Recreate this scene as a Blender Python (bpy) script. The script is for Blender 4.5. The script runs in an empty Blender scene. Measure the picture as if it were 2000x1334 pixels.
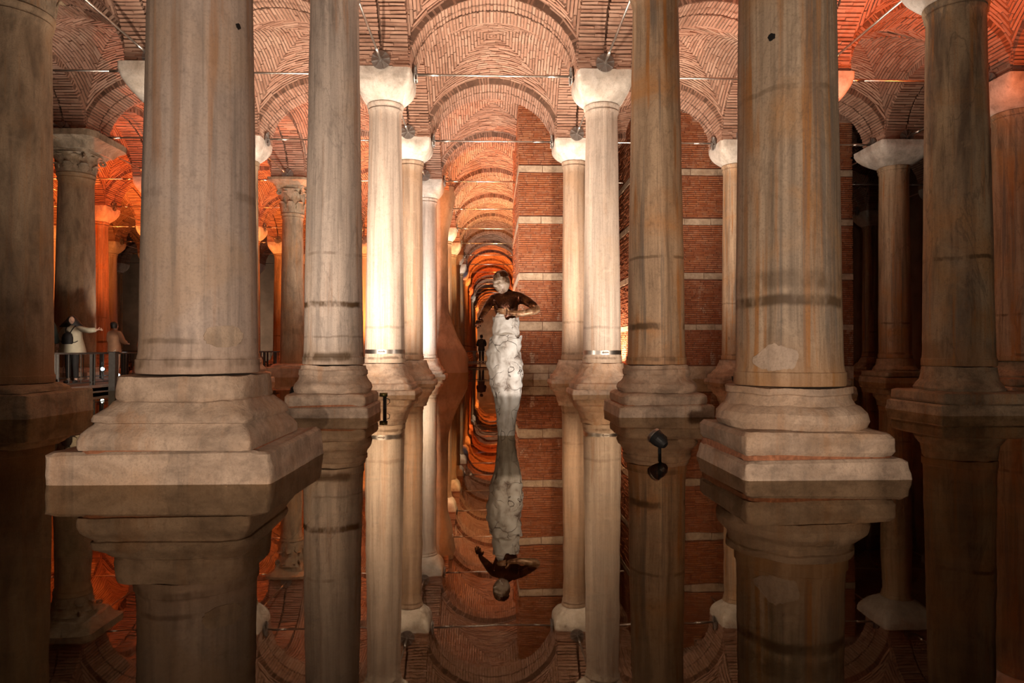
import bpy, math, random
from mathutils import Vector, Matrix, noise as mnoise
R = math.radians
scene = bpy.context.scene
COL = scene.collection
rnd = random.Random(7)

# ------------------------------------------------------------------ camera, world, exposure, lamps
S = 4.8                      # column grid spacing (m); water surface is z = 0
Y0 = 5.56                    # first row of columns in front of the camera
cam_d = bpy.data.cameras.new('camera')
cam_d.lens = 23.944; cam_d.sensor_width = 36.0; cam_d.clip_end = 400
cam = bpy.data.objects.new('camera', cam_d); COL.objects.link(cam)
cam.location = (-0.058, 0.0, 0.957)
cam.rotation_euler = (R(90 + 0.712), 0, R(-1.790))
scene.camera = cam
world = bpy.data.worlds.new('dark_world'); scene.world = world
world.use_nodes = True
world.node_tree.nodes['Background'].inputs[0].default_value = (0.02, 0.012, 0.008, 1)
world.node_tree.nodes['Background'].inputs[1].default_value = 0.3
vs = scene.view_settings
vs.view_transform = 'Standard'; vs.look = 'None'; vs.gamma = 1.0; vs.use_curve_mapping = False
vs.exposure = 0.2
try:
    scene.cycles.max_bounces = 6; scene.cycles.diffuse_bounces = 3; scene.cycles.glossy_bounces = 2; scene.cycles.use_adaptive_sampling = True; scene.cycles.adaptive_threshold = 0.08
    scene.cycles.transparent_max_bounces = 8; scene.cycles.sample_clamp_indirect = 6
except Exception:
    pass

WARM = (1.0, 0.81, 0.64); AMBER = (1.0, 0.70, 0.48); ORANGE = (1.0, 0.27, 0.05); RED = (1.0, 0.17, 0.03); WHITE = (1.0, 0.93, 0.86)
# floodlights: (x, y, z), aim point, colour, watts, cone degrees, blend, label   (built further down with their housings)
FLOODS = [
    ((1.44, 6.20, 0.17), (0.05, 7.70, 1.50), WHITE, 125, 74, 0.8, 'black spotlight on a short post in the water, aimed at the statue'),
    ((-3.35, 6.55, 0.20), (-2.75, 9.3, 4.2), WARM, 700, 130, 1.0, 'added floodlight hidden behind the large front left column'),  # unseen lamp, added to brighten the second left column
    ((3.3, 6.45, 0.20), (2.8, 9.2, 4.2), AMBER, 330, 130, 1.0, 'added floodlight hidden behind the large front right column'),  # unseen weak lamp, added to lift the second right column
    ((-3.30, 11.40, 0.30), (-2.4, 14.2, 4.6), WARM, 2500, 140, 1.0, 'black floodlight in the water behind the second column left of the statue'),
    ((3.35, 11.6, 0.30), (2.3, 14.6, 4.6), WARM, 1050, 140, 1.0, 'black floodlight in the water behind the second column right of the statue'),
    ((-2.35, 16.4, 0.30), (-1.0, 18.0, 7.0), WARM, 2800, 150, 1.0, 'black floodlight behind the bright third column left of the statue'),
    ((2.40, 16.4, 0.30), (1.2, 18.0, 7.0), WARM, 2400, 140, 1.0, 'black floodlight behind the strapped third column right of the statue'),
    ((-3.3, 21.2, 0.35), (-2.2, 23.8, 4.6), WHITE, 2300, 140, 1.0, 'black floodlight behind the fourth column left of the statue'),
    ((0.50, 26.3, 0.20), (0.2, 26.9, 8.0), (1.0, 0.42, 0.17), 3000, 96, 1.0, 'orange floodlight at the foot of the tall brick pier, behind the statue'),
    ((-1.7, 31.2, 0.25), (-0.6, 32.0, 8.5), AMBER, 4800, 100, 1.0, 'floodlight behind the flared plaster pier'),
    ((1.9, 36.4, 0.25), (0.6, 36.8, 8.5), (1.0, 0.62, 0.30), 7000, 96, 1.0, 'yellow floodlight in the central aisle before the far footbridge'),
    ((-1.9, 46.0, 0.25), (-.4, 46.4, 8.5), WARM, 2600, 90, 1.0, 'dim floodlight in the central aisle beyond the far footbridge'),
    ((1.9, 55.6, 0.25), (0.4, 56.0, 8.5), ORANGE, 12000, 84, 1.0, 'orange floodlight deep in the central aisle'),
    ((-1.9, 65.0, 0.25), (-.4, 65.5, 8.5), RED, 8000, 84, 1.0, 'red floodlight far down the central aisle'),
    ((1.9, 75.0, 0.25), (0.4, 75.4, 8.5), WARM, 3000, 84, 1.0, 'dim floodlight far down the central aisle'),
    ((1.9, 94.0, 0.25), (0.4, 94.4, 8.5), ORANGE, 9500, 130, 1.0, 'orange floodlight near the far end of the central aisle'),
    ((0.4, 99.0, 0.6), (0.0, 104.0, 3.0), AMBER, 700, 140, 1.0, 'added floodlight brightening the end wall of the central aisle'),  # added lamp that keeps the far end of the aisle from going black
    ((4.25, 24.6, 0.20), (4.45, 24.8, 4.0), AMBER, 1500, 130, 1.0, 'floodlight in the narrow gap between the two brick piers'),
    ((-7.2, 16.3, 0.35), (-6.2, 17.8, 8.0), WARM, 380, 120, 1.0, 'floodlight behind the third column of the line next to the footbridge'),
    ((-5.0, 13.2, 0.25), (-4.6, 14.6, 8.5), WARM, 380, 120, 1.0, 'floodlight in the water of the aisle left of the central one'),
    ((-6.0, 27.0, 0.25), (-5.4, 28.6, 8.0), ORANGE, 6500, 130, 1.0, 'orange floodlight behind the leafy capital column'),
    ((-12.9, 22.6, 0.30), (-13.4, 24.6, 8.0), RED, 3400, 126, 1.0, 'red floodlight behind the column beside the visitors'),
    ((-12.9, 28.0, 0.25), (-12.2, 29.6, 8.0), RED, 4200, 130, 1.0, 'red floodlight in the left background'),
    ((-18.0, 30.0, 0.25), (-17.6, 32.0, 7.5), ORANGE, 6000, 130, 1.0, 'orange floodlight far to the left behind the footbridge'),
    ((-7.9, 36.0, 0.25), (-7.6, 37.4, 8.0), ORANGE, 6000, 130, 1.0, 'orange floodlight behind the footbridge railing'),
    ((-20.5, 46.0, 0.4), (-19.5, 52.0, 3.0), WARM, 900, 140, 1.0, 'pale floodlight before the far left wall'),
    ((-8.7, 46.5, 0.4), (-8.7, 52.5, 3.0), (0.35, 0.65, 1.0), 2600, 110, 1.0, 'cold blue floodlight before the far left wall'),
    ((-10.75, 20.7, 0.20), (-11.3, 20.2, 5.0), WHITE, 420, 60, 0.6, 'white spotlight grazing the column beside the visitors'),
    ((-8.2, 12.9, 0.40), (-11.2, 18.6, 2.2), WARM, 520, 84, 1.0, 'added floodlight in the water brightening the visitors'),  # added lamp, brightens the visitors on the footbridge
    ((9.3, 9.2, 0.30), (8.9, 13.3, 8.3), RED, 7000, 56, 1.0, 'red floodlight in the water right of the veined column, beyond the edge'),
    ((7.5, 11.75, 0.30), (7.0, 10.95, 4.5), WHITE, 700, 80, 1.0, 'white spotlight hidden behind the dark veined column'),
    ((5.0, 13.2, 0.25), (5.0, 14.4, 8.5), WARM, 640, 120, 1.0, 'floodlight in the water of the aisle right of the central one'),
    ((6.3, 17.6, 0.25), (5.9, 18.6, 8.3), WARM, 300, 120, 1.0, 'floodlight in the water before the wide brick pier'),
    ((-0.4, -2.6, 0.9), (-2.2, 6.0, 2.0), WARM, 1350, 130, 1.0, 'floodlight behind the viewpoint on the left'),
    ((1.0, -3.2, 0.9), (3.2, 7.0, 1.8), WARM, 700, 130, 1.0, 'floodlight behind the viewpoint on the right'),
]

# ------------------------------------------------------------------ material helpers
class NT:
    def __init__(self, name):
        self.m = bpy.data.materials.new(name); self.m.use_nodes = True
        self.t = self.m.node_tree; self.t.nodes.clear()
        self.out = self.n('ShaderNodeOutputMaterial')
    def n(self, typ, **kw):
        x = self.t.nodes.new(typ)
        for k, v in kw.items(): setattr(x, k, v)
        return x
    def l(self, a, b): self.t.links.new(a, b)
    def setin(self, sock, v):
        if hasattr(v, 'is_linked') or isinstance(v, bpy.types.NodeSocket): self.l(v, sock)
        else: sock.default_value = v
    def math(self, op, a, b=None, c=None, clamp=False):
        x = self.n('ShaderNodeMath', operation=op); x.use_clamp = clamp
        self.setin(x.inputs[0], a)
        if b is not None: self.setin(x.inputs[1], b)
        if c is not None: self.setin(x.inputs[2], c)
        return x.outputs[0]
    def mix(self, f, a, b, mode='MIX'):
        x = self.n('ShaderNodeMix', data_type='RGBA', blend_type=mode)
        self.setin(x.inputs[0], f)
        for s, v in ((x.inputs[6], a), (x.inputs[7], b)):
            self.setin(s, (*v, 1) if isinstance(v, tuple) and len(v) == 3 else v)
        return x.outputs[2]
    def ramp(self, f, stops):
        x = self.n('ShaderNodeValToRGB'); self.l(f, x.inputs[0])
        el = x.color_ramp.elements
        while len(el) < len(stops): el.new(0.5)
        for e, (p, c) in zip(el, stops):
            e.position = p; e.color = (*c, 1) if len(c) == 3 else c
        return x.outputs[0]
    def smooth(self, f, a, b):
        x = self.n('ShaderNodeMapRange', interpolation_type='SMOOTHSTEP')
        self.setin(x.inputs[0], f); x.inputs[1].default_value = a; x.inputs[2].default_value = b
        return x.outputs[0]
    def coord(self, kind='Object', scale=(1, 1, 1), rand=0.0):
        tc = self.n('ShaderNodeTexCoord'); mp = self.n('ShaderNodeMapping'); mp.inputs['Scale'].default_value = scale
        self.l(tc.outputs[kind], mp.inputs[0])
        if rand:
            oi = self.n('ShaderNodeObjectInfo')
            cx = self.n('ShaderNodeCombineXYZ'); v = self.math('MULTIPLY', oi.outputs['Random'], rand)
            for i in range(3): self.l(v, cx.inputs[i])
            self.l(cx.outputs[0], mp.inputs['Location'])
        return mp.outputs[0]
    def noise(self, vec, scale, detail=5, rough=0.55, dist=0.0):
        x = self.n('ShaderNodeTexNoise'); self.l(vec, x.inputs['Vector'])
        x.inputs['Scale'].default_value = scale; x.inputs['Detail'].default_value = detail
        x.inputs['Roughness'].default_value = rough; x.inputs['Distortion'].default_value = dist
        return x.outputs[0]
    def bump(self, h, strength=0.3, dist=0.02):
        x = self.n('ShaderNodeBump'); x.inputs['Strength'].default_value = strength; x.inputs['Distance'].default_value = dist
        self.l(h, x.inputs['Height']); return x.outputs[0]
    def pbr(self, col, rough=0.7, metal=0.0, normal=None, spec=0.4, emit=None, estr=0.0):
        b = self.n('ShaderNodeBsdfPrincipled')
        self.setin(b.inputs['Base Color'], (*col, 1) if isinstance(col, tuple) and len(col) == 3 else col)
        self.setin(b.inputs['Roughness'], rough); self.setin(b.inputs['Metallic'], metal)
        b.inputs['Specular IOR Level'].default_value = spec
        if normal is not None: self.l(normal, b.inputs['Normal'])
        if emit: b.inputs['Emission Color'].default_value = (*emit, 1); b.inputs['Emission Strength'].default_value = estr
        self.l(b.outputs[0], self.out.inputs[0]); return self.m

def plain(name, col, rough=0.6, metal=0.0, var=0.15, scale=12, bump=0.15, emit=None, estr=0.0):
    t = NT(name); v = t.coord(); n = t.noise(v, scale, 4)
    d = tuple(c * (1 - var) for c in col); e = tuple(min(1, c * (1 + var)) for c in col)
    c = t.ramp(n, [(0.3, d), (0.7, e)])
    return t.pbr(c, rough, metal, t.bump(n, bump, 0.01), emit=emit, estr=estr)

def stone(name, light, dark, stain, bands=(), stain_amt=0.5, vein=0.35, streak=(3.2, 3.2, 0.22), green=0.0, rough=0.62, pit=0.25, tide=0.55, rust=0.35):
    """old marble: vertical streaks, mottling, veins, rusty stains and horizontal water marks at given heights"""
    t = NT(name); v = t.coord(rand=37.0); vv = t.coord(scale=streak, rand=37.0)
    raw = t.n('ShaderNodeTexCoord'); sep = t.n('ShaderNodeSeparateXYZ'); t.l(raw.outputs['Object'], sep.inputs[0])
    st = t.noise(vv, 2.2, 5, 0.62, 0.4)
    col = t.ramp(st, [(0.34, tuple(c * .85 for c in dark)), (0.50, tuple((a + b) / 2 for a, b in zip(light, dark))), (0.64, light)])
    fs = t.noise(t.coord(scale=(streak[0] * 3.5, streak[1] * 3.5, streak[2] * 1.5), rand=17.0), 3.0, 3, 0.6)
    col = t.mix(t.math('MULTIPLY', t.smooth(fs, 0.52, 0.72), 0.38), col, tuple(c * 0.6 for c in dark))
    pa = t.noise(v, 2.6, 4, 0.65, 0.8)
    col = t.mix(t.math('MULTIPLY', t.smooth(pa, 0.55, 0.70), 0.30), col, tuple(min(1, c * 1.15) for c in light))
    mo = t.noise(v, 0.9, 5, 0.6, 0.5)
    col = t.mix(t.math('MULTIPLY', t.smooth(mo, 0.48, 0.74), stain_amt), col, stain)
    fi = t.noise(v, 14, 5, 0.7)
    col = t.mix(t.math('MULTIPLY', t.smooth(fi, 0.5, 0.75), 0.42), col, tuple(c * 0.55 for c in dark))
    if rust:
        ru = t.noise(t.coord(scale=(2.6, 2.6, 0.09), rand=71.0), 2.4, 4, 0.6, 0.25); rm = t.noise(t.coord(scale=(.8, .8, .5), rand=83.0), 1.2, 3)
        col = t.mix(t.math('MULTIPLY', t.math('MULTIPLY', t.smooth(ru, 0.53, 0.66), t.smooth(rm, 0.40, 0.58)), rust), col, (0.36, 0.145, 0.035))
        gs = t.noise(t.coord(scale=(3.4, 3.4, 0.07), rand=91.0), 2.6, 4, 0.6, 0.2)
        col = t.mix(t.math('MULTIPLY', t.smooth(gs, 0.55, 0.66), rust * .75), col, (0.135, 0.115, 0.10))
    gr_ = t.noise(v, 60, 2, 0.7)
    col = t.mix(t.math('MULTIPLY', t.smooth(gr_, 0.48, 0.70), 0.28), col, tuple(c * 0.5 for c in dark))
    if vein:
        ve = t.noise(t.coord(scale=(1.1, 1.1, 0.28), rand=51.0), 1.6, 5, 0.6, 0.9)
        vl = t.math('ABSOLUTE', t.math('SUBTRACT', ve, 0.5))
        col = t.mix(t.math('MULTIPLY', t.math('SUBTRACT', 1.0, t.smooth(vl, 0.0, 0.022)), vein), col, tuple(c * 0.5 for c in dark))
    if green:
        gr = t.noise(t.coord(scale=(1.2, 1.2, 0.3), rand=21.0), 1.3, 4)
        col = t.mix(t.math('MULTIPLY', t.smooth(gr, 0.5, 0.72), green), col, (0.20, 0.19, 0.07))
    zn = t.math('ADD', sep.outputs[2], t.math('MULTIPLY', t.noise(t.coord(scale=(1, 1, .2), rand=13.0), 3.0, 4), 0.10))
    if tide:
        col = t.mix(t.math('MULTIPLY', t.math('SUBTRACT', 1.0, t.smooth(zn, 0.55, 1.25)), tide), col, tuple(a * b for a, b in zip(stain, (0.9, 0.85, 0.8))))
    for zb, w, s in bands:
        d = t.math('ABSOLUTE', t.math('SUBTRACT', zn, zb + 0.05))
        br = t.math('MULTIPLY', t.math('SUBTRACT', 1.0, t.smooth(d, w * 0.35, w)), t.math('MULTIPLY', t.smooth(t.noise(t.coord(scale=(1, 1, .5), rand=29.0 + zb), 2.6, 4, .65), 0.40, 0.58), s))
        col = t.mix(br, col, (0.085, 0.048, 0.022))
    h = t.math('ADD', t.math('ADD', t.math('MULTIPLY', fi, 0.6), t.math('MULTIPLY', st, 0.6)), t.math('MULTIPLY', gr_, 0.35))
    return t.pbr(col, rough, 0, t.bump(h, pit, 0.02), spec=0.35)

def sep_in(n): return n.inputs[0]
def brickmat(name, stops, rough=0.9, patch=0.45):
    t = NT(name); v = t.coord(rand=9.0)
    g = t.n('ShaderNodeNewGeometry'); oi = t.n('ShaderNodeObjectInfo')
    r = t.math('FRACT', t.math('ADD', g.outputs['Random Per Island'], oi.outputs['Random']))
    c = t.ramp(r, stops)
    n = t.noise(v, 9, 5, 0.65); lo = t.noise(v, 0.8, 4, 0.6)
    c = t.mix(t.math('MULTIPLY', t.smooth(n, 0.42, 0.75), 0.5), c, (0.40, 0.25, 0.17))
    c = t.mix(t.math('MULTIPLY', t.smooth(lo, 0.5, 0.72), patch), c, (0.46, 0.33, 0.25))
    if patch < .3:
        ef = t.noise(t.coord(scale=(1.6, 1.6, .7)), 1.5, 6, .7); sp = t.n('ShaderNodeSeparateXYZ'); tc = t.n('ShaderNodeTexCoord'); t.l(tc.outputs['Object'], sep_in(sp))
        c = t.mix(t.math('MULTIPLY', t.smooth(ef, 0.56, 0.66), t.math('MULTIPLY', t.math('SUBTRACT', 1.0, t.smooth(sp.outputs[2], 2.2, 4.2)), .75)), c, (0.50, 0.36, 0.26))
    return t.pbr(c, rough, 0, t.bump(t.noise(v, 30, 4, 0.7), 0.5, 0.012), spec=0.2)

M = {}
M['shaft_front_left'] = stone('marble_grey_tan', (0.53, 0.41, 0.34), (0.345, 0.27, 0.23), (0.46, 0.30, 0.185), [(1.02, 0.03, 0.5), (2.15, 0.05, 0.35), (0.86, 0.05, 0.7)], 0.5, 0.18, pit=0.15, rust=.45)
M['shaft_front_right'] = stone('marble_streaked_grey', (0.48, 0.355, 0.25), (0.21, 0.148, 0.10), (0.46, 0.22, 0.065), [(1.34, 0.06, 0.9), (3.0, 0.03, 0.4), (1.50, 0.10, 0.5)], 0.65, 0.25, (4.0, 4.0, 0.10), green=0.14, rust=.85)
M['shaft_pale'] = stone('marble_pale', (0.62, 0.52, 0.44), (0.44, 0.36, 0.30), (0.48, 0.34, 0.22), [(0.78, 0.04, 0.6), (1.45, 0.04, 0.3)], 0.35, 0.15, (3.5, 3.5, 0.12))
M['shaft_tan'] = stone('marble_tan', (0.40, 0.29, 0.21), (0.27, 0.19, 0.135), (0.36, 0.21, 0.11), [(1.75, 0.05, 0.5), (0.85, 0.05, 0.6)], 0.5, 0.2, (3.2, 3.2, 0.15))
M['shaft_pale_banded'] = stone('marble_pale_banded', (0.56, 0.46, 0.39), (0.35, 0.29, 0.25), (0.42, 0.28, 0.17), [(1.62, 0.06, 1.0), (0.86, 0.09, 0.9), (2.35, 0.03, 0.4), (1.15, 0.02, 0.4)], 0.45, 0.35, rust=.5)
M['shaft_rusty'] = stone('marble_rusty', (0.50, 0.36, 0.24), (0.25, 0.17, 0.11), (0.46, 0.21, 0.065), [(1.30, 0.07, 0.9), (2.32, 0.03, 0.6), (0.82, 0.04, 0.6)], 0.75, 0.25, (3.4, 3.4, 0.14), rust=.95)
M['shaft_veined'] = stone('marble_dark_veined', (0.40, 0.30, 0.195), (0.16, 0.115, 0.078), (0.42, 0.20, 0.06), [(2.35, 0.045, 0.9), (0.95, 0.2, 0.4)], 0.55, 0.45, (1.9, 1.9, 0.30), green=0.15, rust=.7)
M['shaft_rough'] = stone('granite_rough', (0.37, 0.265, 0.17), (0.21, 0.145, 0.092), (0.34, 0.18, 0.075), [(1.6, 0.15, 0.3)], 0.6, 0.1, (2.0, 2.0, 0.6), rough=0.85, pit=0.7)
M['shaft_amber'] = stone('marble_amber', (0.46, 0.34, 0.22), (0.26, 0.18, 0.11), (0.44, 0.22, 0.07), [(1.75, 0.04, 0.7), (0.85, 0.05, 0.6)], 0.7, 0.4, rust=.95)
M['base_stone'] = stone('base_limestone', (0.54, 0.40, 0.30), (0.34, 0.245, 0.18), (0.46, 0.26, 0.13), [], 0.55, 0.15, (1.2, 1.2, 2.2), rough=0.8, pit=0.55, tide=0, rust=.3)
M['base_stone_dark'] = stone('base_limestone_dark', (0.40, 0.29, 0.185), (0.22, 0.155, 0.10), (0.38, 0.20, 0.07), [], 0.6, 0.2, (1.4, 1.4, 2.4), rough=0.8, pit=0.55, tide=0)
M['cap_stone'] = stone('capital_marble', (0.66, 0.60, 0.54), (0.46, 0.40, 0.34), (0.50, 0.37, 0.25), [], 0.4, 0.12, (1.3, 1.3, 1.3), pit=0.3, tide=0, rust=0)
M['cap_old'] = stone('capital_weathered', (0.38, 0.29, 0.20), (0.20, 0.15, 0.10), (0.28, 0.18, 0.09), [], 0.5, 0.2, (1.5, 1.5, 1.5), rough=0.85, pit=0.8, tide=0)
M['plaster'] = stone('plaster_encasing', (0.44, 0.36, 0.28), (0.30, 0.24, 0.18), (0.38, 0.26, 0.15), [], 0.4, 0.0, (1.2, 1.2, 0.5), rough=0.75, pit=0.2, rust=0)
M['band_stone'] = stone('pale_course_stone', (0.52, 0.40, 0.29), (0.36, 0.26, 0.18), (0.42, 0.24, 0.12), [], 0.4, 0.0, (1.5, 1.5, 2), rough=0.85, pit=0.5, tide=0, rust=0)
M['red_mortar'] = plain('red_bedding_mortar', (0.30, 0.12, 0.06), 0.95, 0, 0.35, 25, 0.6)
M['brick'] = brickmat('old_brick', [(0.0, (0.26, 0.135, 0.092)), (0.5, (0.31, 0.172, 0.122)), (1.0, (0.37, 0.225, 0.165))])
M['brick_wall'] = brickmat('red_wall_brick', [(0.0, (0.25, 0.074, 0.030)), (0.5, (0.31, 0.096, 0.038)), (1.0, (0.36, 0.130, 0.055))], patch=0.12)
M['mortar'] = plain('lime_mortar', (0.15, 0.085, 0.058), 0.95, 0, 0.25, 6, 0.5)
M['mortar_wall'] = plain('wall_mortar', (0.17, 0.065, 0.036), 0.95, 0, 0.3, 5, 0.5)
M['steel'] = plain('brushed_steel', (0.62, 0.58, 0.54), 0.32, 1.0, 0.08, 20, 0.05)
M['plate_steel'] = plain('galvanised_plate', (0.30, 0.27, 0.25), 0.5, 0.8, 0.12, 20, 0.1)
M['black'] = plain('black_metal', (0.018, 0.017, 0.017), 0.4, 0.3, 0.2, 30, 0.1)
M['grey_metal'] = plain('dark_grey_metal', (0.07, 0.065, 0.06), 0.45, 0.7, 0.15, 20, 0.1)
M['deck'] = plain('deck_boards', (0.16, 0.115, 0.08), 0.6, 0, 0.25, 8, 0.3)
M['lens'] = plain('lamp_lens', (0.9, 0.85, 0.75), 0.2, 0, 0.05, 5, 0.0, emit=(1.0, 0.85, 0.7), estr=3.0)
M['led'] = plain('white_led', (0.9, 0.95, 1.0), 0.3, 0, 0.02, 5, 0.0, emit=(0.75, 0.95, 1.0), estr=9.0)
M['brass'] = plain('olive_brass', (0.16, 0.14, 0.05), 0.4, 0.8, 0.2, 20, 0.1)
M['wall'] = plain('cistern_plaster_wall', (0.27, 0.19, 0.13), 0.9, 0, 0.25, 1.2, 0.4)

def floor_mat():
    t = NT('submerged_floor'); v = t.coord()
    a = t.noise(v, 0.55, 6, 0.6, 0.6); b = t.noise(v, 3.0, 6, 0.65)
    c = t.ramp(a, [(0.35, (0.05, 0.024, 0.008)), (0.5, (0.12, 0.058, 0.018)), (0.68, (0.21, 0.095, 0.026))])
    c = t.mix(t.math('MULTIPLY', t.smooth(b, 0.5, 0.7), 0.55), c, (0.05, 0.028, 0.013))
    return t.pbr(c, 0.9, 0, t.bump(b, 0.4, 0.03))
M['floor'] = floor_mat()

def water_mat():
    t = NT('still_brown_water'); v = t.coord(scale=(1.0, 0.55, 1.0))
    n1 = t.noise(v, 2.2, 2, 0.5); n2 = t.noise(v, 0.5, 2, 0.5)
    # the surface is a little livelier out in the far aisle than around the near columns
    bm = t.bump(t.math('ADD', t.math('MULTIPLY', n1, 0.5), n2), 0.034, 0.05)
    fr = t.n('ShaderNodeFresnel'); fr.inputs['IOR'].default_value = 1.38; t.l(bm, fr.inputs['Normal'])
    gl = t.n('ShaderNodeBsdfGlossy'); gl.inputs['Color'].default_value = (0.92, 0.79, 0.62, 1); gl.inputs['Roughness'].default_value = 0.012; t.l(bm, gl.inputs['Normal'])
    tr = t.n('ShaderNodeBsdfTransparent'); tr.inputs['Color'].default_value = (0.62, 0.44, 0.24, 1)
    mx = t.n('ShaderNodeMixShader'); t.l(fr.outputs[0], mx.inputs[0]); t.l(tr.outputs[0], mx.inputs[1]); t.l(gl.outputs[0], mx.inputs[2])
    t.l(mx.outputs[0], t.out.inputs[0]); return t.m
M['water'] = water_mat()

# ------------------------------------------------------------------ mesh helpers
def mesh(name, V, F, mat=None, smooth=False):
    me = bpy.data.meshes.new(name); me.from_pydata([tuple(v) for v in V], [], F); me.update()
    if smooth:
        me.polygons.foreach_set('use_smooth', [True] * len(me.polygons))
    if mat is not None: me.materials.append(M[mat] if isinstance(mat, str) else mat)
    return me
def obj(name, me, parent=None, loc=(0, 0, 0), rot=(0, 0, 0), scale=None):
    o = bpy.data.objects.new(name, me); COL.objects.link(o)
    o.parent = parent; o.location = loc; o.rotation_euler = rot
    if scale: o.scale = scale
    return o
def tag(o, label=None, cat=None, group=None, kind=None):
    if label: o['label'] = label
    if cat: o['category'] = cat
    if group: o['group'] = group
    if kind: o['kind'] = kind
    return o
def empty(name, loc=(0, 0, 0), rot=(0, 0, 0)):
    o = bpy.data.objects.new(name, None); COL.objects.link(o); o.location = loc; o.rotation_euler = rot
    o.empty_display_size = 0.2; return o

def finer(secs, k=3):
    out = []
    for a, b in zip(secs, secs[1:]):
        n = max(1, min(k, int((b[0] - a[0]) / .03)))
        for j in range(n): out.append(tuple(p + (q - p) * j / n for p, q in zip(a, b)))
    return out + [secs[-1]]
class MB:
    def __init__(self): self.V = []; self.F = []
    def box(self, c, h, rot=None):
        b = len(self.V)
        for sx in (-1, 1):
            for sy in (-1, 1):
                for sz in (-1, 1):
                    p = Vector((sx * h[0], sy * h[1], sz * h[2]))
                    if rot is not None: p = rot @ p
                    self.V.append(Vector(c) + p)
        self.F += [tuple(b + i for i in f) for f in ((0, 1, 3, 2), (4, 6, 7, 5), (0, 4, 5, 1), (2, 3, 7, 6), (0, 2, 6, 4), (1, 5, 7, 3))]
        return self
    def frame(self, c, ax, ay, az):       # box from centre and three half vectors
        b = len(self.V); c = Vector(c)
        for sx in (-1, 1):
            for sy in (-1, 1):
                for sz in (-1, 1): self.V.append(c + ax * sx + ay * sy + az * sz)
        self.F += [tuple(b + i for i in f) for f in ((0, 1, 3, 2), (4, 6, 7, 5), (0, 4, 5, 1), (2, 3, 7, 6), (0, 2, 6, 4), (1, 5, 7, 3))]
        return self
    def loft(self, secs, seg=48, cx=0, cy=0, caps=True, fn=None):
        """secs: (z, half width x, half width y, squareness n)"""
        b = len(self.V)
        for (z, hx, hy, n) in secs:
            for i in range(seg):
                a = 2 * math.pi * (i + 0.5) / seg; c, s = math.cos(a), math.sin(a)
                p = Vector((cx + hx * math.copysign(abs(c) ** (2 / n), c), cy + hy * math.copysign(abs(s) ** (2 / n), s), z))
                if fn: p = fn(p)
                self.V.append(p)
        m = len(secs)
        for j in range(m - 1):
            for i in range(seg):
                k = (i + 1) % seg
                self.F.append((b + j * seg + i, b + j * seg + k, b + (j + 1) * seg + k, b + (j + 1) * seg + i))
        if caps:
            self.F.append(tuple(b + i for i in reversed(range(seg)))); self.F.append(tuple(b + (m - 1) * seg + i for i in range(seg)))
        return self
    def tube(self, pts, rad, seg=8, caps=True):
        b = len(self.V); n = len(pts)
        for i, p in enumerate(pts):
            p = Vector(p); t = (Vector(pts[min(i + 1, n - 1)]) - Vector(pts[max(i - 1, 0)])).normalized()
            u = t.cross(Vector((0, 0, 1)) if abs(t.z) < 0.9 else Vector((1, 0, 0))).normalized(); w = t.cross(u)
            r = rad[i] if isinstance(rad, (list, tuple)) else rad
            for k in range(seg):
                a = 2 * math.pi * k / seg; self.V.append(p + (u * math.cos(a) + w * math.sin(a)) * r)
        for i in range(n - 1):
            for k in range(seg):
                q = (k + 1) % seg
                self.F.append((b + i * seg + k, b + (i + 1) * seg + k, b + (i + 1) * seg + q, b + i * seg + q))
        if caps:
            self.F.append(tuple(b + i for i in range(seg))); self.F.append(tuple(b + (n - 1) * seg + i for i in reversed(range(seg))))
        return self
    def mesh(self, name, mat, smooth=False): return mesh(name, self.V, self.F, mat, smooth)
    def build(self, name, mat, parent=None, smooth=False, loc=(0, 0, 0)): return obj(name, self.mesh(name, mat, smooth), parent, loc)

def worn(seed, amp=0.012, freq=2.2):
    off = Vector((seed * 3.1, seed * 1.7, seed * 2.3))
    def f(p):
        n = mnoise.noise_vector(p * freq + off) * amp + mnoise.noise_vector(p * freq * 4 + off) * amp * 0.35
        return p + n
    return f
def autosmooth(o, ang=35):
    me = o.data
    me.polygons.foreach_set('use_smooth', [True] * len(me.polygons))
    try: me.set_sharp_from_angle(angle=R(ang))
    except Exception: pass
    return o

ORD = ['', 'nearest', 'second', 'third', 'fourth', 'fifth', 'sixth', 'seventh', 'eighth', 'ninth', 'tenth', 'eleventh', 'twelfth', 'thirteenth', 'fourteenth', 'fifteenth', 'sixteenth', 'seventeenth', 'eighteenth', 'nineteenth', 'twentieth', 'twenty-first', 'twenty-second', 'twenty-third', 'twenty-fourth']
LINE = {-5.5: 'sixth line of columns left of the statue', -4.5: 'fifth line of columns left of the statue', -3.5: 'fourth line of columns left of the statue', -2.5: 'third line of columns left of the statue', -1.5: 'second line of columns left of the statue', -0.5: 'line of columns just left of the statue',
        0.5: 'line of columns just right of the statue', 1.5: 'second line of columns right of the statue', 2.5: 'third line of columns right of the statue', 3.5: 'fourth line of columns right of the statue'}
AISLE = {0: 'central aisle', -1: 'first aisle left of centre', -2: 'second aisle left of centre', -3: 'third aisle left of centre', -4: 'fourth aisle left of centre', -5: 'fifth aisle left of centre',
         1: 'first aisle right of centre', 2: 'second aisle right of centre', 3: 'third aisle right of centre'}
SHORT = {k_: v_.replace('line of columns', 'column line').replace(' of the statue', ' of statue') for k_, v_ in LINE.items()}
def RY(k): return Y0 + k * S
def rows_of(line):
    if abs(line) == 0.5: return 20
    return 9 if line < 0 else 6
LINES = [-5.5, -4.5, -3.5, -2.5, -1.5, -0.5, 0.5, 1.5, 2.5, 3.5]

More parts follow.
